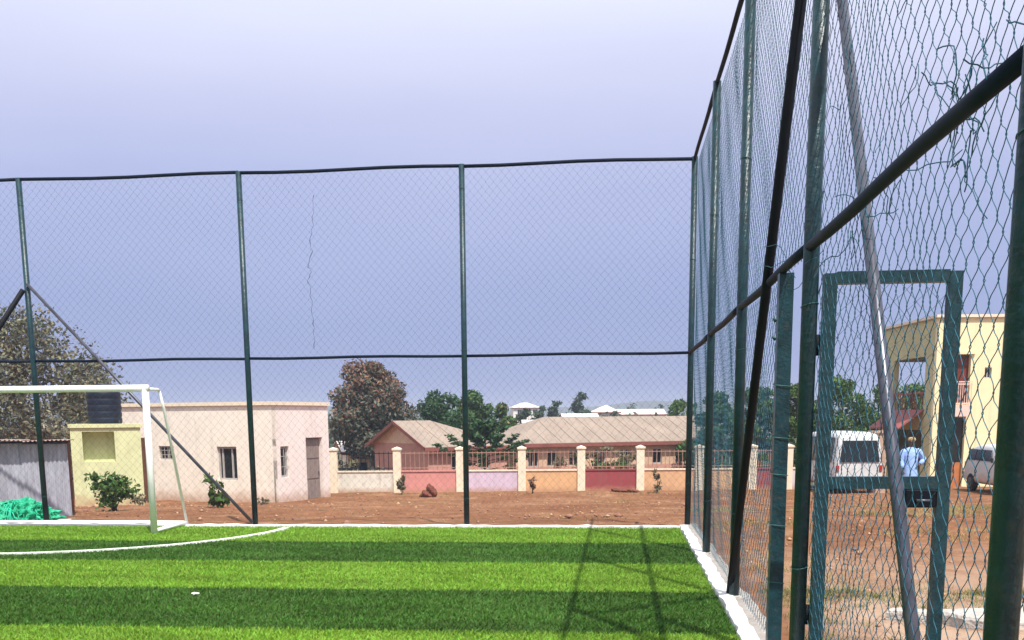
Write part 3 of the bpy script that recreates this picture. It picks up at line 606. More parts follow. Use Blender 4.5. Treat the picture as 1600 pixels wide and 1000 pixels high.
# school blocks behind the wall
def gable_house(name, N0, ang, Ln, Wd, ze, zr, label, cat, hipL, hipR, wmat, gmat, rmat, wins, over=.35, group=None, base=None, band=None):
    d = (ER*math.cos(ang)+EF*math.sin(ang)); n = Vector((-d.y, d.x, 0)); zb_ = base if base is not None else g(N0.x, N0.y)-.3
    root = empty(name, (N0.x, N0.y, 0), label, cat, group); MM = dirmat(N0, d)
    hs = [(u-w/2, u+w/2, z-h/2, z+h/2) for u, z, w, h in wins]
    MB(MM).wall(0, Ln, zb_, ze, hs, .2).build('front_wall', wmat, root)
    if band: MB(MM).box((.01, -.012, zb_), (Ln-.01, -.003, band)).build('dado', M['schoolpink'], root)
    for u, hip in ((0, hipL), (Ln, hipR)):
        b = MB(MM); x0, x1 = (u, u+.2) if u == 0 else (u-.2, u)
        b.box((x0, .203, zb_), (x1, Wd, ze)); b.build('end_wall', wmat, root)
        if not hip:
            b = MB(MM); b.add([(x0+.005, 0, ze), (x0+.005, Wd, ze), (x0+.005, Wd/2, zr-.03), (x1, 0, ze), (x1, Wd, ze), (x1, Wd/2, zr-.03)], [(0, 2, 1), (3, 4, 5), (0, 3, 5, 2), (1, 2, 5, 4)]); b.build('gable', gmat, root)
    MB(MM).box((.2, Wd-.2, zb_), (Ln-.2, Wd, ze)).build('rear_wall', wmat, root)
    sl_ = (zr-ze)/(Wd/2); o_ = over; zo = ze-sl_*o_; hl = Wd/2 if hipL else -o_; hr = Ln-(Wd/2 if hipR else -o_); t_ = .06
    def roofpl(pts, nm):
        b = MB(MM); k = len(pts); b.add(pts+[(x, y, z-t_) for x, y, z in pts], [tuple(range(k)), tuple(range(k, 2*k))[::-1]]+[(i, k+i, k+(i+1) % k, (i+1) % k) for i in range(k)]); return b.build(nm, rmat, root)
    fr = roofpl([(-o_, -o_, zo), (Ln+o_, -o_, zo), (hr, Wd/2, zr), (hl, Wd/2, zr)], 'roof')
    roofpl([(Ln+o_, Wd+o_, zo), (-o_, Wd+o_, zo), (hl, Wd/2+.002, zr), (hr, Wd/2+.002, zr)], 'roof')
    if hipL: roofpl([(-o_, Wd+o_, zo), (-o_, -o_, zo), (hl, Wd/2, zr+.002)], 'roof')
    if hipR: roofpl([(Ln+o_, -o_, zo), (Ln+o_, Wd+o_, zo), (hr, Wd/2, zr+.002)], 'roof')
    fb = MB(MM); fb.box((-o_, -o_-.03, zo-.2), (Ln+o_, -o_-.004, zo-.02)); fb.build('fascia', M['fascia'], root)
    if not hipL:
        bb = MB(MM)
        for y0, y1, za, zc_ in ((-o_, Wd/2, zo, zr), (Wd+o_, Wd/2, zo, zr)): bb.add([(-o_-.03, y0, za-.17), (-o_-.03, y1, zc_-.17), (-o_-.03, y1, zc_), (-o_-.03, y0, za), (-o_-.003, y0, za-.17), (-o_-.003, y1, zc_-.17), (-o_-.003, y1, zc_), (-o_-.003, y0, za)], [(0, 1, 2, 3), (7, 6, 5, 4), (0, 4, 5, 1), (3, 2, 6, 7)])
        bb.build('barge_board', M['fascia'], root)
    sb = MB(MM)      # sheet seams
    if Ln > 3 and rmat is M['roof']:
        k = int(Ln/.8)
        for i in range(1, k):
            u = Ln*i/k
            lo, hi = 0, 1
            if hl > 0 and u < hl: hi = u/hl
            if hr < Ln and u > hr: hi = (Ln-u)/(Ln-hr)
            sb.tube([(u, -o_, zo+.012), (u, -o_+(Wd/2+o_)*hi*.98, zo+(zr-zo)*hi*.98+.012)], .018, 4)
        sb.build('roof_seam', M['roof'], root)
    for h in hs: add_window(root, MM, *h, .1, (.5,), framew=.06)
    return root
NA = pt(668, 700, 50); zeA = NA.z
zeA = pt(668, 694, 50).z
gable_house('school_block', Vector((NA.x, NA.y, 0)), R(34), 4.6, 5.7, zeA, zeA+1.12, 'small gabled school block with tan gable end left of the young conifer', 'school building', False, True, M['schoolpink'], M['pillar2'], M['roof'], [(1.6, zeA-.95, .55, .75), (3.3, zeA-.95, .55, .75)], group=None)
NB = pt(806, 700, 54); zeB = pt(806, 689, 54).z
gable_house('school_block', Vector((NB.x, NB.y, 0)), R(24), 12.6, 6.2, zeB, zeB+1.22, 'long low school block with weathered hipped roof behind the railings', 'school building', True, False, M['schooltan'], M['schooltan'], M['roof'], [(u, zeB-.95, .62, .85) for u in (1.0, 2.1, 3.4, 5.0, 6.6, 8.6, 10.1, 11.6)], band=zeB-1.4)

# houses of the far town
def far(px, yt, yb_, D, wpx, ang, label, wm, rm, hip, rh=.45, nm='far_house'):
    l = pt(px-wpx/2, 650, D); w_ = wpx/F*D; top = pt(px, yt, D).z; bot = g(l.x, l.y)-.5; ze = top-(top-pt(px, yb_, D).z)*rh
    return gable_house(nm, Vector((l.x, l.y, 0)), ang, w_, max(5, w_*.5), ze, top, label, 'house', hip, hip, wm, wm, rm, [(w_*f_, ze-1.3, 1.1, 1.2) for f_ in ((.25, .6, .85) if w_ > 5 else (.5,))], over=.4, base=bot)
far(910, 646, 662, 105, 46, R(4), 'pale roofed house just above the long school roof', M['pillar'], M['roofpale'], False, .75)
far(945, 633, 656, 165, 42, R(-6), 'far white hipped roof house with pinkish walls among trees', M['creampink'], M['roofpale'], True, .4)
far(1002, 639, 653, 170, 70, R(3), 'long low cream building on the far slope before the treeline', M['cream'], M['roofpale'], False, .5)
far(822, 629, 642, 260, 40, R(8), 'distant pale pinkish house on the skyline above the conifer', M['creampink'], M['roofpale'], True, .5)
far(830, 656, 664, 84, 14, R(0), 'tiny white hut peeping over the school roof', M['white'], M['roofpale'], False, .5)
far(558, 690, 712, 62, 34, R(15), 'small pale house glimpsed under the russet tree', M['pillar'], M['roofpale'], False, .6)
far(62, 664, 684, 45, 60, R(10), 'pale low house half hidden behind the tin shed', M['creampink'], M['roof'], False, .35)

# two storey yellow building on the right
Y0 = pt(1455, 700, 46); Y0 = Vector((Y0.x, Y0.y, 0)); yb = empty('yellow_building', (Y0.x, Y0.y, 0), 'two storey pale yellow building with corner balcony seen through the gate', 'building')
MY = dirmat(Y0, ER); MYs = dirmat(Y0, EF); zy0 = g(Y0.x, Y0.y)-.4; zy1 = onplane(1500, 496, Y0, ER)[1]
o1 = rect(Y0, ER, 1491, 554, 1518, 632); o2 = rect(Y0, ER, 1485, 652, 1509, 738); o2 = (o2[0], o2[1], zy0, o2[3]); o3 = rect(Y0, ER, 1538, 574, 1550, 591)
MB(MY).wall(0, 6.0, zy0, zy1, [o1, o2, o3], .25).build('front_wall', M['yellow'], yb)
dpt = 6.2
def side(px, py): return onplane(px, py, Y0, EF)
sh1 = [side(1447, 557)[0], side(1398, 557)[0], side(1445, 645)[1], side(1445, 557)[1]]; sh1 = (min(sh1[:2]), min(max(sh1[:2]), dpt-.25), sh1[2], sh1[3])
sh2 = (sh1[0], sh1[1], zy0, side(1440, 672)[1])
# side wall faces left: frame runs away from the viewer, so build it inwards towards +ER
nS = Matrix(((EF.x, ER.x, 0, 0), (EF.y, ER.y, 0, 0), (0, 0, 1, 0), (0, 0, 0, 1)))
MB(nS).wall(.253, dpt, zy0, zy1, [sh1, sh2], .25).build('side_wall', M['olive'], yb)  # shaded side of the yellow building, its shade is in the wall colour
Mb = MY @ Matrix.Translation((0, dpt, 0)); bh = (.3, 3.2, sh1[2], sh1[3])
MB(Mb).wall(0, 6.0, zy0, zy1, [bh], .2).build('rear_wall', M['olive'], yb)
MB(MY).box((5.75, .253, zy0), (6.0, dpt-.003, zy1)).build('end_wall', M['yellow'], yb)
MB(MY).box((-.12, -.12, zy1+.003), (6.12, dpt+.3, zy1+.12)).build('roof_slab', M['pillar'], yb)
MB(MY).box((.26, .26, sh1[2]-.25), (5.74, dpt-.01, sh1[2]-.05)).build('floor_slab', M['pink2'], yb)
MB(MY).box((3.3, .26, sh1[2]-.04), (3.45, dpt-.01, zy1-.01)).build('inner_wall', M['pink2'], yb)
MB(MY).box((o1[0]-.02, .22, o1[2]), (o1[1]+.02, .25, o1[3])).build('upper_door', M['brown'], yb)
rl = MB(MY)
for k in range(9): x = o1[0]-.1+(o1[1]-o1[0]+.15)*k/8; rl.tube([(x, -.12, o1[2]-.02), (x, -.12, o1[2]+.92)], .018, 6)
for zz in (.02, .85, .95): rl.box((o1[0]-.12, -.14, o1[2]+zz), (o1[1]+.08, -.10, o1[2]+zz+.05))
rl.build('balcony_railing', M['pink2'], yb)
MB(MY).box((o1[0]-.15, -.3, o1[2]-.52), (o1[1]-.05, -.003, o1[2]-.05)).build('balcony_slab', M['pink2'], yb)
MB(MY).box((o1[0]-.1, -.1, o1[3]+.02), (o1[1]+.15, -.003, o1[3]+.14)).build('lintel', M['yellow'], yb)
MB(MY).box((o2[0], .16, zy0), (o2[1], .2, zy0+1.55)).build('lower_panel', M['orange'], yb); MB(MY).box((o2[0], .18, zy0+1.553), (o2[1], .22, o2[3])).build('lower_window', M['glass'], yb)
add_window(yb, MY, *o3, .15, (.5,), framew=.05)
bl = MB(nS)
for k in range(14): x = sh1[0]+(sh1[1]-sh1[0])*k/13; bl.tube([(x, .06, sh1[2]), (x, .06, sh1[2]+.85)], .02, 6)
bl.box((sh1[0], .03, sh1[2]+.85), (sh1[1], .1, sh1[2]+.93)); bl.build('side_railing', M['awning'], yb)
aw = MB(nS); za = side(1440, 640)[1]; zb2 = side(1420, 668)[1]
aw.add([(sh1[0]-.1, -.003, za), (sh1[1], -.003, za), (sh1[1], -1.1, zb2), (sh1[0]-.1, -1.1, zb2), (sh1[0]-.1, -.003, za-.06), (sh1[1], -.003, za-.06), (sh1[1], -1.1, zb2-.06), (sh1[0]-.1, -1.1, zb2-.06)], [(0, 1, 2, 3), (7, 6, 5, 4), (0, 4, 5, 1), (1, 5, 6, 2), (2, 6, 7, 3), (3, 7, 4, 0)]); aw.build('awning', M['awning'], yb)

# ------------------------------------------------------------------ vehicles
def vehicle(name, loc, rz, label, cat, Ln, Wd, Ht, van):
    root = empty(name, loc, label, cat, None, rz); h = Ht; zl = .28
    # side profile stations along y (front at -Ln/2): (y, z_low, z_belt, z_roof)
    if van: st = [(-.5, .5, .85, .86), (-.47, .35, 1.0, 1.02), (-.40, .28, 1.10, 1.35), (-.30, .28, 1.12, h-.12), (-.2, .28, 1.12, h), (.0, .28, 1.12, h), (.3, .28, 1.12, h), (.46, .28, 1.12, h-.05), (.488, .32, 1.12, h-.22), (.5, .42, 1.05, 1.16)]
    else: st = [(-.5, .45, .75, .76), (-.47, .32, .98, 1.0), (-.40, .28, 1.06, 1.08), (-.24, .28, 1.10, 1.14), (-.12, .28, 1.12, h-.1), (-.05, .28, 1.12, h), (.2, .28, 1.12, h), (.42, .28, 1.12, h-.06), (.49, .34, 1.1, h-.6), (.5, .45, 1.0, 1.15)]
    vs = []; n = 14
    for y_, zl_, zb_, zr_ in st:
        hw_ = Wd/2*(.93 if abs(y_) > .46 else 1); tw2 = hw_*(.84 if zr_ > zb_+.2 else .95)
        prof = [(hw_*.85, zl_), (hw_*.98, zl_+.1), (hw_, (zl_+zb_)/2), (hw_*.985, zb_), (tw2*.98+.02, max(zb_, zr_-.14)), (tw2*.88, zr_-.03), (tw2*.5, zr_)]
        ring_ = [(x, y_*Ln, z) for x, z in prof]+[(-x, y_*Ln, z) for x, z in prof[::-1]]; vs += ring_
    fs = [(i*n+k, i*n+(k+1) % n, (i+1)*n+(k+1) % n, (i+1)*n+k) for i in range(len(st)-1) for k in range(n)]+[tuple(range(n))[::-1], tuple((len(st)-1)*n+k for k in range(n))]
    body = MB().add(vs, fs).build('body', M['carwhite'], root, True)
    md = body.modifiers.new('sub', 'SUBSURF'); md.levels = 2; md.render_levels = 2
    # glazing as thin panels just proud of the body
    def pane(pts, nm): 
        nv = (Vector(pts[1])-Vector(pts[0])).cross(Vector(pts[2])-Vector(pts[0])).normalized(); q = [Vector(p)+nv*.012 for p in pts]; k = len(pts)
        MB().add([p[:] for p in q]+[(Vector(p)-nv*.02)[:] for p in pts], [tuple(range(k))]+[(i, k+i, k+(i+1) % k, (i+1) % k) for i in range(k)]).build(nm, M['glass'], root)
    w2 = Wd/2; 
    if van:
        pane([(-w2*.84, -.395*Ln, 1.2), (w2*.84, -.395*Ln, 1.2), (w2*.72, -.295*Ln, h-.2), (-w2*.72, -.295*Ln, h-.2)], 'windscreen')
        pane([(w2*.78, .503*Ln, 1.22), (-w2*.78, .503*Ln, 1.22), (-w2*.66, .488*Ln, h-.34), (w2*.66, .488*Ln, h-.34)], 'rear_window')
    else:
        pane([(-w2*.82, -.235*Ln, 1.17), (w2*.82, -.235*Ln, 1.17), (w2*.70, -.10*Ln, h-.1), (-w2*.70, -.10*Ln, h-.1)], 'windscreen')
        pane([(w2*.78, .49*Ln, 1.2), (-w2*.78, .49*Ln, 1.2), (-w2*.68, .455*Ln, h-.2), (w2*.68, .455*Ln, h-.2)], 'rear_window')
    for s in (-1, 1):
        for a, b2 in (((-.22, -.02), (.0, .2), (.22, .42)) if van else ((-.12, .05), (.07, .22), (.24, .4))):
            p4 = [(s*w2*.985, a*Ln, 1.2), (s*w2*.985, b2*Ln, 1.2), (s*w2*.88, b2*Ln, h-.22), (s*w2*.88, a*Ln+(.06*Ln if a < -.1 else 0), h-.22)]
            pane(p4 if s > 0 else p4[::-1], 'side_window')
        for yy in (-.31, .30):
            wh = MB(); rr = .34 
            wh.tube([(s*(w2-.20), yy*Ln, rr), (s*(w2-.17), yy*Ln, rr), (s*(w2-.0), yy*Ln, rr), (s*(w2+.015), yy*Ln, rr)], [rr*.9, rr, rr, rr*.9], 24); wo_ = wh.build('wheel', M['tyre'], root)
            MB().tube([(s*(w2+.0), yy*Ln, rr), (s*(w2+.024), yy*Ln, rr)], [rr*.62, rr*.55], 16).build('rim', M['steel'], wo_)
        MB().bbox((s*w2*.72-.13, -.497*Ln, .80), (s*w2*.72+.13, -.462*Ln, .96), .02).build('headlight', M['lamp'], root)
        MB().bbox((s*w2*.84-.06, .478*Ln, .85), (s*w2*.84+.06, .502*Ln, 1.1), .015).build('tail_light', M['redlamp'], root)
        MB().bbox((s*(w2+.02)-.06, (-.3 if van else -.17)*Ln, 1.16), (s*(w2+.06)+.06, (-.3 if van else -.17)*Ln+.09, 1.34), .02).build('wing_mirror', M['trim'], root)
    MB().bbox((-w2*.93, -.515*Ln, .42), (w2*.93, -.475*Ln, .64), .02).build('front_bumper', M['trim'], root)
    MB().bbox((-w2*.93, .485*Ln, .45), (w2*.93, .515*Ln, .66), .02).build('rear_bumper', M['carwhite'], root)
    gr = MB()
    for k in range(4): gr.box((-w2*.5, -.502*Ln, .70+k*.055), (w2*.5, -.47*Ln, .73+k*.055))
    gr.build('grille', M['trim'], root)
    return root
vp = gp(1309, 41); vehicle('minibus', vp, YAW+math.pi+.05, 'white minibus with grey rear window parked beyond the gate', 'minibus', 4.6, 1.95, 2.35, True)
vp = gp(1580, 38.5); vehicle('parked_car', vp, YAW-.04, 'white car with dark windscreen parked before the yellow building', 'car', 4.3, 1.82, 1.82, False)

# ------------------------------------------------------------------ person
pp = gp(1424, 28.2); pr_ = empty('person', pp, 'person in pale blue tunic and tan cap standing with one hand on hip', 'person', None, YAW)
def skin(name, J, E, m, parent, lv=2):
    me = bpy.data.meshes.new(name); me.from_pydata([j[:3] for j in J], E, []); bm = bmesh.new(); bm.from_mesh(me); ly = bm.verts.layers.skin.verify(); bm.verts.ensure_lookup_table()
    for i, j in enumerate(J):
        r_ = j[3]; bm.verts[i][ly].radius = (r_, r_) if not isinstance(r_, tuple) else r_
        bm.verts[i][ly].use_root = i == 0
    bm.to_mesh(me); bm.free(); o = link(name, me, parent, m)
    k = o.modifiers.new('skin', 'SKIN'); k.use_smooth_shade = True; s_ = o.modifiers.new('sub', 'SUBSURF'); s_.levels = lv; s_.render_levels = lv; return o
J = [(0, 0, .95, .12), (0, 0, 1.15, .11), (0, 0, 1.34, .13), (0, 0, 1.47, .055), (0, -.012, 1.55, .07), (0, -.005, 1.63, .088), (0, .0, 1.70, .06)]; E = [(0, 1), (1, 2), (2, 3), (3, 4), (4, 5), (5, 6)]
def chain_(root, pts):
    p = root
    for q in pts: J.append(q); E.append((p, len(J)-1)); p = len(J)-1
    return p
for s in (-1, 1): chain_(0, [(s*.09, 0, .86, .085), (s*.105, -.02, .5, .058), (s*.115, .01, .1, .038), (s*.125, -.14, .045, .034)])
wR = chain_(2, [(.19, 0, 1.40, .052), (.37, .05, 1.17, .042), (.20, -.09, 1.02, .028), (.155, -.13, .98, .026)])
wL = chain_(2, [(-.19, 0, 1.40, .052), (-.25, .02, 1.13, .042), (-.235, -.08, .90, .028), (-.23, -.11, .83, .026)])
for k in range(4): chain_(wR, [(.13-.012*k, -.15+.004*k, .995-.02*k, .009), (.09-.006*k, -.165, .985-.022*k, .008)])
chain_(wR, [(.17, -.16, 1.015, .010), (.15, -.18, 1.03, .008)])
for k in range(4): chain_(wL, [(-.245+.012*k, -.135+.02*k, .775, .009), (-.24+.012*k, -.14+.02*k, .735+.006*abs(k-1), .008)])
chain_(wL, [(-.21, -.15, .81, .010), (-.205, -.165, .775, .008)])
body = skin('body', J, E, M['skin'], pr_)
fc = MB(); fc.add([(0, -.118, 1.60), (-.016, -.088, 1.605), (.016, -.088, 1.605), (0, -.085, 1.645)], [(0, 2, 3), (0, 3, 1), (0, 1, 2)]); fc.build('nose', M['skin'], body)
for s in (-1, 1): e_ = MB(); e_.add(*lathe([(.004, -.009), (.011, 0), (.004, .009)], 8)); q = e_.build('eye', M['white'], body); q.location = (s*.032, -.080, 1.645)
def loft(rings, n=20):
    vs = [(cx+rx*math.cos(6.28319*k/n)*(1+.04*math.sin(k*2.1+z*9)), cy+ry*math.sin(6.28319*k/n)*(1+.05*math.sin(k*1.7+z*13)), z) for cx, cy, z, rx, ry in rings for k in range(n)]
    return vs, [(i*n+k, i*n+(k+1) % n, (i+1)*n+(k+1) % n, (i+1)*n+k) for i in range(len(rings)-1) for k in range(n)]
tn = MB(); tn.add(*loft([(0, 0, .62, .215, .16), (0, 0, .75, .205, .155), (0, 0, .95, .195, .15), (0, 0, 1.1, .18, .14), (0, 0, 1.25, .195, .145), (0, 0, 1.38, .20, .13), (0, 0, 1.45, .14, .095), (0, -.005, 1.50, .075, .07)]))
tn.tube([(.16, 0, 1.42), (.22, .005, 1.37), (.30, .03, 1.26), (.375, .055, 1.17), (.33, .01, 1.12), (.23, -.075, 1.045)], [.07, .078, .07, .072, .062, .055], 14)
tn.tube([(-.16, 0, 1.42), (-.21, .005, 1.37), (-.235, .015, 1.25), (-.255, .015, 1.13), (-.245, -.05, 1.0), (-.237, -.075, .93)], [.07, .078, .072, .07, .06, .054], 14)
tn.build('tunic', M['shirt'], pr_, True)
tr = MB()
for s in (-1, 1): tr.tube([(s*.085, 0, .9), (s*.10, -.015, .55), (s*.11, -.01, .3), (s*.115, .0, .10)], [.11, .088, .078, .072], 14)
tr.build('trousers', M['shirt'], pr_, True)
cp = MB(); cp.add(*lathe([(.101, 1.66), (.104, 1.69), (.098, 1.74), (.06, 1.765), (.01, 1.77)], 20)); cp.build('cap', M['cap'], pr_, True)
sh_ = MB()
for s in (-1, 1): sh_.bbox((s*.125-.05, -.2, -.0), (s*.125+.05, .06, .075), .022)
sh_.build('shoes', M['trim'], pr_, True)

# ------------------------------------------------------------------ vegetation
def leaves(lobes, n, size, flat=0., shell=.55, droop=0.):
    w = np.array([l[3]*l[4]*l[5] for l in lobes])**.75; idx = rng.choice(len(lobes), n, p=w/w.sum()); Lb = np.array(lobes)[idx]
    d = rng.normal(0, 1, (n, 3)); d /= np.linalg.norm(d, axis=1)[:, None]; rr = 1-shell*rng.random(n)**1.6
    rr *= rng.normal(1, .08, n)
    c = Lb[:, :3]+d*rr[:, None]*Lb[:, 3:6]
    a = rng.normal(0, 1, (n, 3)); a[:, 2] = a[:, 2]*(1-flat)-droop; a /= np.linalg.norm(a, axis=1)[:, None]
    b = np.cross(a, d+rng.normal(0, .7, (n, 3))); b /= np.linalg.norm(b, axis=1)[:, None]
    s = size*rng.uniform(.6, 1.35, n)[:, None]
    V = np.stack([c-a*s*.6, c+b*s*.28, c+a*s*.6, c-b*s*.28], 1).reshape(-1, 3)
    return npmesh('crown', V, np.arange(4*n).reshape(-1, 4))
def limbs(mb, base, top, r0, lobes, nb=2, n=8):
    base = Vector(base); top = Vector(top); mid = base.lerp(top, .5)+Vector((random.uniform(-.1, .1), random.uniform(-.1, .1), 0))*top.z*.15
    mb.tube([base, base.lerp(mid, .5), mid, top], [r0, r0*.8, r0*.7, r0*.45], n)
    for l in lobes:
        st = base.lerp(top, random.uniform(.45, .95)); e = Vector(l[:3]); m_ = st.lerp(e, .5)+Vector((0, 0, .08*(e-st).length))
        mb.tube([st, m_, e], [r0*.38, r0*.25, r0*.10], 6)
        for _ in range(nb):
            q = e+Vector((random.uniform(-1, 1)*l[3], random.uniform(-1, 1)*l[4], random.uniform(-.4, 1)*l[5]))*.8; mb.tube([m_.lerp(e, .6), (m_+q)/2+Vector((0, 0, .03)), q], [r0*.14, r0*.09, r0*.04], 5)
def lobes_for(w, h0, h1, k, rs=.36, top=.0):
    out = []
    for i in range(k):
        a = i*2.399963+random.uniform(-.3, .3); t = (i+.5)/k; z = h0+(h1-h0)*t; env = math.sin(math.pi*min(1, .15+.85*(.25+.75*t)))**.7 if top == 0 else (1-t)**.6
        rad = w/2*env*random.uniform(.45, .8); r_ = w*rs*random.uniform(.6, 1)*(.65+.5*env)*.62
        out.append((rad*math.cos(a), rad*math.sin(a), min(z, h1-r_*.7), r_, r_, r_*random.uniform(.65, .85)))
    return out
def tree(name, px, D, w, ytop, lbl, mats, nl, size, trunk=.16, k=14, cz=.3, cat='tree', group=None, bark='bark', z0=None, split=None, **kw):
    b = gp(px, D); top = pt(px, ytop, D).z-b.z; r = empty(name, b, lbl, cat, group)
    lb = lobes_for(w, top*cz, top, k); t = MB(); limbs(t, (0, 0, -.2), (0, 0, top*.72), trunk, lb); t.build('trunk', M[bark], r, True)
    me = leaves(lb, nl, size, **kw); o = link('crown', me, r, [M[m_] for m_ in mats], False)
    if len(mats) > 1:
        co = np.empty(len(me.vertices)*3, np.float32); me.vertices.foreach_get('co', co); zz = co.reshape(-1, 4, 3)[:, 0, 2]/top
        p2 = np.clip((zz-split[0])/(split[1]-split[0]), 0, 1)*split[2]+split[3]; me.polygons.foreach_set('material_index', (rng.random(len(zz)) < p2).astype(np.int32))
    return r
tree('russet_tree', 584, 60, 5.5, 566, 'large dense tree with russet young leaves beside the cream house', ['leafgrey', 'leafbrown'], 17000, .21, .22, 20, .28, split=(.5, 1., .62, .10), shell=.6)
tree('broadleaf_tree', 686, 64, 4.6, 610, 'dark green tree directly right of the russet tree', ['leafdark'], 6000, .21, k=10, cz=.25)
tree('broadleaf_tree', 738, 66, 4.4, 611, 'bright green rounded tree behind the fence post and conifer', ['leafbrt', 'leafdark'], 8000, .21, k=12, cz=.25, split=(.2, 1, .2, .3))
tree('broadleaf_tree', 786, 70, 3.0, 631, 'low yellowish green tree above the gap between the school roofs', ['leafbrt', 'leafolive'], 4000, .2, k=8, cz=.25, split=(.2, 1, .2, .2))
tree('olive_tree', 40, 40, 7.4, 478, 'large sparse olive grey tree behind the tin shed', ['leafolive', 'leafgrey'], 15000, .15, .2, 30, .22, bark='bargrey', split=(.2, 1, .3, .25), shell=.85)
tree('olive_tree', -60, 44, 6.5, 500, 'dry olive tree cut off by the left picture edge', ['leafolive', 'leafgrey'], 9000, .16, .2, 18, .22, bark='bargrey', split=(.2, 1, .3, .3), shell=.85)
tree('olive_tree', 150, 46, 3.8, 560, 'low dry tree beside the black water tank', ['leafolive', 'leafgrey'], 7500, .14, .12, 14, .15, bark='bargrey', split=(.2, 1, .3, .2), shell=.8)
for i, (px, D, w, yt, lb) in enumerate(((1118, 57, 3.6, 612, 'dark green tree right behind the fence corner post'), (1185, 58, 4.2, 606, 'dark green tree behind the slanting black brace'), (1246, 61, 3.8, 598, 'green tree seen through the gate opening'), (1312, 58, 4.6, 592, 'broad green tree above the parked minibus'), (1378, 62, 4.4, 596, 'green tree left of the yellow building balcony'), (1425, 70, 4.6, 600, 'green tree seen through the open corner balcony'))):
    tree('broadleaf_tree', px, D, w, yt, lb, ['leafdark' if i < 2 else 'leaf', 'leafbrt'], 8500, .2, k=14, cz=.12, group='trees behind the boundary wall', split=(.2, 1, .2, .15))
for px, D, w, yt, lb, nl in ((904, 150, 4.6, 614, 'far dark bluish tree standing tallest on the skyline', 1500), (866, 140, 4.2, 626, 'far dark tree just left of the tallest skyline tree', 1300), (846, 150, 3.0, 634, 'small far tree at the left of the distant pair', 900), (818, 118, 3.4, 640, 'low dark tree hiding the foot of the distant pinkish house', 1200), (838, 112, 2.6, 645, 'low tree left of the pale roofed house', 900), (1056, 92, 3.9, 625, 'green tree beyond the right end of the school roof', 1800), (1028, 230, 7, 632, 'far treeline tree over the long cream building', 800), (985, 240, 8, 631, 'far low tree between the distant houses', 800), (960, 148, 2.2, 640, 'small brownish far tree before the hipped roof house', 500), (1080, 96, 3, 630, 'small green tree against the fence corner post', 1200)):
    tree('far_tree', px, D, w, yt, lb, ['leaffar'] if px not in (1056, 1080) else ['leaf'], nl, .5 if D > 100 else .34, .14, 9, .25, group='trees of the far town')

# scrub on the slope towards the far town
lb = []
for k in range(150):
    px = random.uniform(430, 1120); D = random.uniform(112, 235); b = gp(px, D); hh = pt(px, random.uniform(641, 653), D).z-b.z; r_ = random.uniform(1.6, 3.4)
    lb.append((b.x, b.y, b.z+hh*.45, r_*1.5, r_, hh*.55))
tag(link('far_scrub', leaves(lb, 9000, .75, shell=.5), None, [M['leaffar'], M['leafolive']]), 'mixed scrub and low trees on the far slope before the skyline', 'scrub', kind='stuff')
me = COL.objects[-1].data if False else bpy.data.objects['far_scrub'].data; me.polygons.foreach_set('material_index', (rng.random(len(me.polygons)) < .2).astype(np.int32))

# young conifer with tiered branches in front of the school
b = gp(757, 46.5); r = empty('conifer', b, 'young dark conifer with spreading tiered branches behind the pink wall', 'tree'); t = MB(); H = pt(757, 655, 46.5).z-b.z
t.tube([(0, 0, -.2), (.03, 0, H*.5), (0, 0, H)], [.09, .06, .015], 8); lb = []
for k in range(30):
    z = H*(.30+.66*(k/30)**.95); a = k*2.4; Lr = (2.1 if k < 16 else 1.6)*(1-(k/30)**1.3*.78)*random.uniform(.7, 1.15); e = Vector((Lr*math.cos(a), Lr*math.sin(a), z+Lr*.38))
    t.tube([(0, 0, z), (e.x*.5, e.y*.5, z+Lr*.10), e], [.03, .02, .006], 5)
    for f_ in (.5, .75, .92, 1.05): lb.append((e.x*f_, e.y*f_, z+(e.z-z)*f_*f_, .22, .22, .07))
t.build('trunk', M['bark'], r, True); link('crown', leaves(lb, 5200, .16, flat=.5, shell=.9), r, M['leafdark'])
# thin leafy tree and hedge bushes behind the railings
b = gp(930, 46); r = empty('thin_tree', b, 'thin half bare tree spreading over the railings before the long school', 'tree'); t = MB(); lb = []
for k in range(11):
    a = R(180*k/10); x = 1.75*math.cos(a)*random.uniform(.8, 1.1); z = 1.15+.55*abs(math.sin(a))+random.uniform(-.1, .2); lb.append((x, random.uniform(-.6, .6), z, .32, .3, .15))
limbs(t, (0, 0, -.2), (0, 0, 1.25), .06, lb, 3); t.build('trunk', M['bark'], r, True); link('crown', leaves(lb, 750, .15, shell=1), r, M['leafolive'])
def bush(name, px, D, w, h, lbl, m, n, size, group=None, stems=7, **kw):
    b = gp(px, D); r = empty(name, b, lbl, 'shrub', group); t = MB(); lb = []
    for k in range(stems*2):
        a = random.uniform(0, 6.28); rad = w/2*random.uniform(.1, .75); z = h*random.uniform(.14, .88); lb.append((rad*math.cos(a), rad*math.sin(a), z, w*.17, w*.17, h*.14))
        if k % 2 == 0: t.tube([(random.uniform(-.04, .04), random.uniform(-.04, .04), -.05), (rad*math.cos(a)*.4, rad*math.sin(a)*.4, z*.6), lb[-1][:3]], [.016, .012, .005], 5)
    t.build('stems', M['bark'], r, True); link('foliage', leaves(lb, n, size, shell=.9, **kw), r, M[m])
for px, D, w, h, lb_ in ((925, 47, 1.7, 1.15, 'green bush behind the railings left above the red wall panel'), (965, 47.3, 1.9, 1.2, 'green bush behind the railings right above the red wall panel'), (545, 46, 1.9, 1.3, 'dull green bush behind the railings above the dirty white panel'), (590, 47, 1.6, 1.0, 'low green bush behind the railings beside the gabled school')):
    bush('bush', px, D, w, h+.3, lb_, 'leafbrt' if px > 700 else 'leafolive', 900, .16)
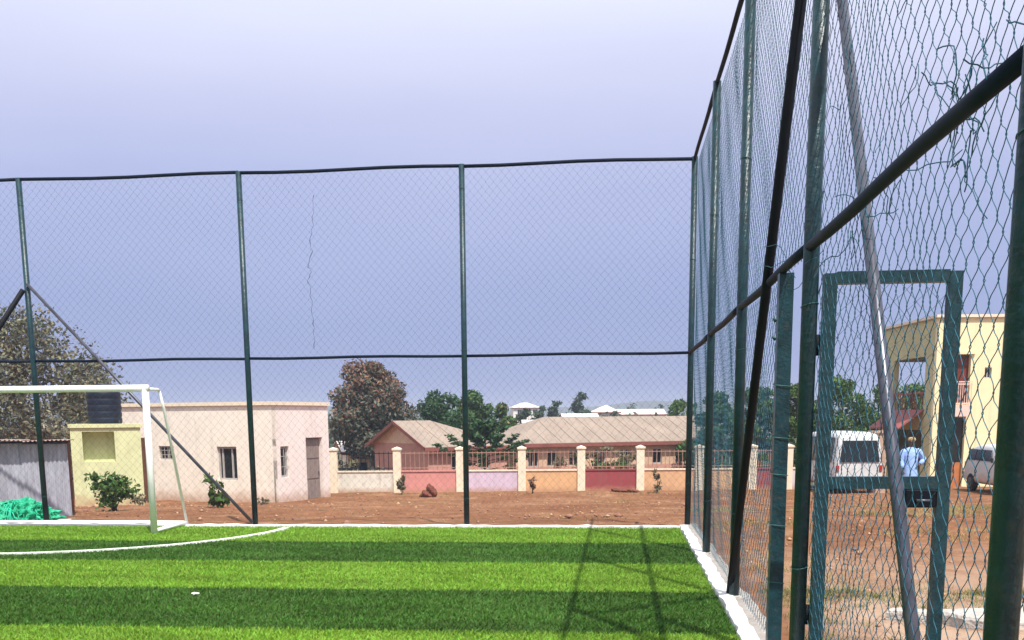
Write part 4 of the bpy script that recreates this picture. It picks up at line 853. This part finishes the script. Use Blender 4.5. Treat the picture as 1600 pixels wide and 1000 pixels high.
bush('leafy_shrub', 172, 24.6, 1.3, .95, 'bushy green shrub in front of the yellow-green tank tower', 'leaf', 1000, .11, stems=16)
bush('leafy_shrub', 335, 27, .78, .85, 'small broad leaved shrub before the cream house window', 'leaf', 190, .17, stems=6)
bush('leafy_shrub', 405, 31, .4, .3, 'tiny weed at the foot of the cream house corner', 'leafolive', 60, .1, stems=3)
bush('leafy_shrub', 626, 40.6, .62, .95, 'spindly shrub at the foot of the pillar beside the pink panel', 'leafolive', 150, .15, stems=5)
bush('leafy_shrub', 832, 40.6, .42, .65, 'small brownish shrub before the peach panel left of the red one', 'leafbrown', 110, .13, stems=4)
bush('leafy_shrub', 1028, 40.6, .5, .95, 'slim shrub before the peach panel right of the red one', 'leafolive', 130, .13, stems=4)
bush('leafy_shrub', 212, 31.5, .8, .45, 'low weeds at the foot of the tank tower by the shaded gap', 'leafolive', 160, .1, stems=6)

# rocks
def rock(px, D, s, lbl, m='laterite', sq=(1, .8, .7)):
    b = gp(px, D); bm = bmesh.new(); bmesh.ops.create_icosphere(bm, subdivisions=3, radius=s); f1, f2 = random.uniform(2, 4)/s, random.uniform(5, 8)/s
    for v in bm.verts: c = v.co; d = 1+.2*math.sin(f1*c.x+f2*.5*c.z)+.12*math.sin(f2*c.y+1)+.1*math.sin(f2*c.x*1.3-c.z*f1); v.co = Vector((c.x*sq[0]*d, c.y*sq[1]*d, c.z*sq[2]*d+s*sq[2]*.55))
    me = bpy.data.meshes.new('rock'); bm.to_mesh(me); bm.free(); o = link('rock', me, None, M[m]); o.location = b; tag(o, lbl, 'rock', 'red stones by the wall')
rock(663, 39, .20, 'red laterite stone leaning left before the pink panel'); rock(672, 39.3, .26, 'largest red laterite stone before the pink panel', sq=(.8, .8, 1.1)); rock(968, 41, .26, 'flat reddish stone at the foot of the red panel', sq=(1.5, .8, .35)); rock(985, 41, .2, 'low rubble lump by the pillar right of the red panel', sq=(1.5, .8, .4))

# ------------------------------------------------------------------ ground litter: clods, dry grass, broken concrete
def scatter(n, fx, fy, keep):
    x = rng.uniform(*fx, n); y_ = rng.uniform(*fy, n); k = keep(x, y_); x, y_ = x[k], y_[k]; s_ = np.clip((y_-18)/12, 0, 1); return x, y_, np.interp(y_-.103*x*s_, *GP)
outside = lambda x, y_: ((y_ > 16.7) | (x > 1.45)) & (y_ < 41) & (x < 26) & (x > -26)
x, y_, z = scatter(15000, (-24, 24), (2, 41), outside); n = len(x)
oc = np.array([(1, 0, 0), (-1, 0, 0), (0, 1, 0), (0, -1, 0), (0, 0, 1), (0, 0, -1)], float); of = np.array([(0, 2, 4), (2, 1, 4), (1, 3, 4), (3, 0, 4), (2, 0, 5), (1, 2, 5), (3, 1, 5), (0, 3, 5)])
sz = rng.lognormal(-4.1, .55, n); V = (oc[None]*rng.uniform(.5, 1.2, (n, 6, 1))*sz[:, None, None])*np.array([1, 1, .7])+np.stack([x, y_, z+sz*.2], -1)[:, None]
tag(link('earth_clods', npmesh('earth_clods', V.reshape(-1, 3), (of[None]+6*np.arange(n)[:, None, None]).reshape(-1, 3)), None, M['stone']), 'loose reddish clods and pebbles strewn over the bare earth', 'pebbles', kind='stuff')
def tufts(name, m, pts, per, h, lbl):
    c = np.repeat(pts, per, 0); n = len(c); c = c+np.concatenate([rng.normal(0, .05, (n, 2)), np.zeros((n, 1))], 1); an = rng.uniform(0, 6.28, n); wd = rng.uniform(.003, .006, n)
    dv = np.stack([np.cos(an)*wd, np.sin(an)*wd, 0*an], -1); tip = c+np.stack([rng.normal(0, .5, n)*h, rng.normal(0, .5, n)*h, rng.uniform(.4, 1.1, n)*h], -1)
    V = np.stack([c-dv, c+dv, tip], 1).reshape(-1, 3); tag(link(name, npmesh(name, V, np.arange(3*n).reshape(-1, 3)), None, M[m]), lbl, 'grass', kind='stuff')
nz = lambda x, y_: (np.sin(.9*x+1.3)+np.sin(1.1*y_+.7*x)+rng.normal(0, .5, len(x)))
x, y_, z = scatter(9000, (1.5, 12), (4, 26), lambda x, y_: outside(x, y_) & (nz(x, y_) > .35)); tufts('dry_grass', 'straw', np.stack([x, y_, z-.02], -1), 12, .10, 'thin dry straw coloured grass on the earth right of the fence')
x, y_, z = scatter(9000, (1.4, 6), (4, 10.5), lambda x, y_: outside(x, y_) & (nz(x, y_) > .1)); tufts('green_grass', 'weed', np.stack([x, y_, z-.02], -1), 14, .09, 'olive green grass patches beside the broken concrete right of the fence')
x, y_, z = scatter(1500, (-13, 8), (30, 41.5), lambda x, y_: (y_ > 39.6-.0*x) | (nz(x, y_) > 1.5)); tufts('wall_weeds', 'straw', np.stack([x, y_, z-.02], -1), 7, .12, 'dry weeds along the foot of the boundary wall')
x, y_, z = scatter(2600, (-14, 12), (17.5, 40), lambda x, y_: outside(x, y_) & (nz(x, y_) > 1.25)); tufts('earth_weeds', 'weed', np.stack([x, y_, z-.02], -1), 9, .06, 'sparse low weeds on the bare earth beyond the back fence')
for i, (px, py, w, d, lb_) in enumerate(((1548, 967, .42, .30, 'broken pale concrete slab on the grass beside the near fence post'), (1600, 962, .34, .34, 'second broken concrete slab at the right picture edge'), (1425, 962, .22, .12, 'small pale concrete fragment between the brace and the gate'))):
    p = ptz(px, py, -.02); n = 11; pv = [(w*(1+random.uniform(-.25, .2))*math.cos(6.283*k/n), d*(1+random.uniform(-.25, .2))*math.sin(6.283*k/n)) for k in range(n)]
    b = MB(); b.add([(a*.95, c*.95, .06+random.uniform(-.008, .008)) for a, c in pv]+[(a, c, .04) for a, c in pv]+[(a, c, -.06) for a, c in pv], [tuple(range(n))]+[(k, n+k, n+(k+1) % n, (k+1) % n) for k in range(n)]+[(n+k, 2*n+k, 2*n+(k+1) % n, n+(k+1) % n) for k in range(n)])
    o = b.build('concrete_slab', M['palecon']); o.location = (p.x, p.y, -.03); tag(o, lb_, 'concrete slab')

# ------------------------------------------------------------------ distant hills and the haze in the air
n = 160; vs = []
for k in range(n+1):
    a = -1.4+2.8*k/n; X = 1500*math.sin(a); Yv = 1500*math.cos(a); hgt = 17+4*math.sin(a*9)+3*math.sin(a*23+1)+2*math.sin(a*61)+random.uniform(-.8, .8)
    for rr, zz in ((.75, -12), (.9, hgt*.35), (1, hgt), (1.2, hgt*.8), (1.5, -12)): vs.append((X*rr, Yv*rr, zz))
tag(MB().add(vs, [(5*k+j, 5*k+5+j, 5*k+6+j, 5*k+1+j) for k in range(n) for j in range(4)]).build('hills', mat('wooded_hill', (.03, .05, .025), .95, .4, .02), None, True), kind='structure')
HAZE = .0007
if HAZE:
    hm = bpy.data.materials.new('haze_air'); hm.use_nodes = True; t = hm.node_tree; t.nodes.clear(); vo = N(t, 'ShaderNodeVolumePrincipled'); vo.inputs['Density'].default_value = HAZE; vo.inputs['Color'].default_value = (.80, .86, 1, 1); vo.inputs['Anisotropy'].default_value = .2
    out = N(t, 'ShaderNodeOutputMaterial'); t.links.new(vo.outputs[0], out.inputs['Volume'])
    tag(MB().box((-4100, -300, -14), (4100, 5100, 26)).build('haze', hm), 'thin pale haze in the air over the whole place', 'haze', kind='stuff')
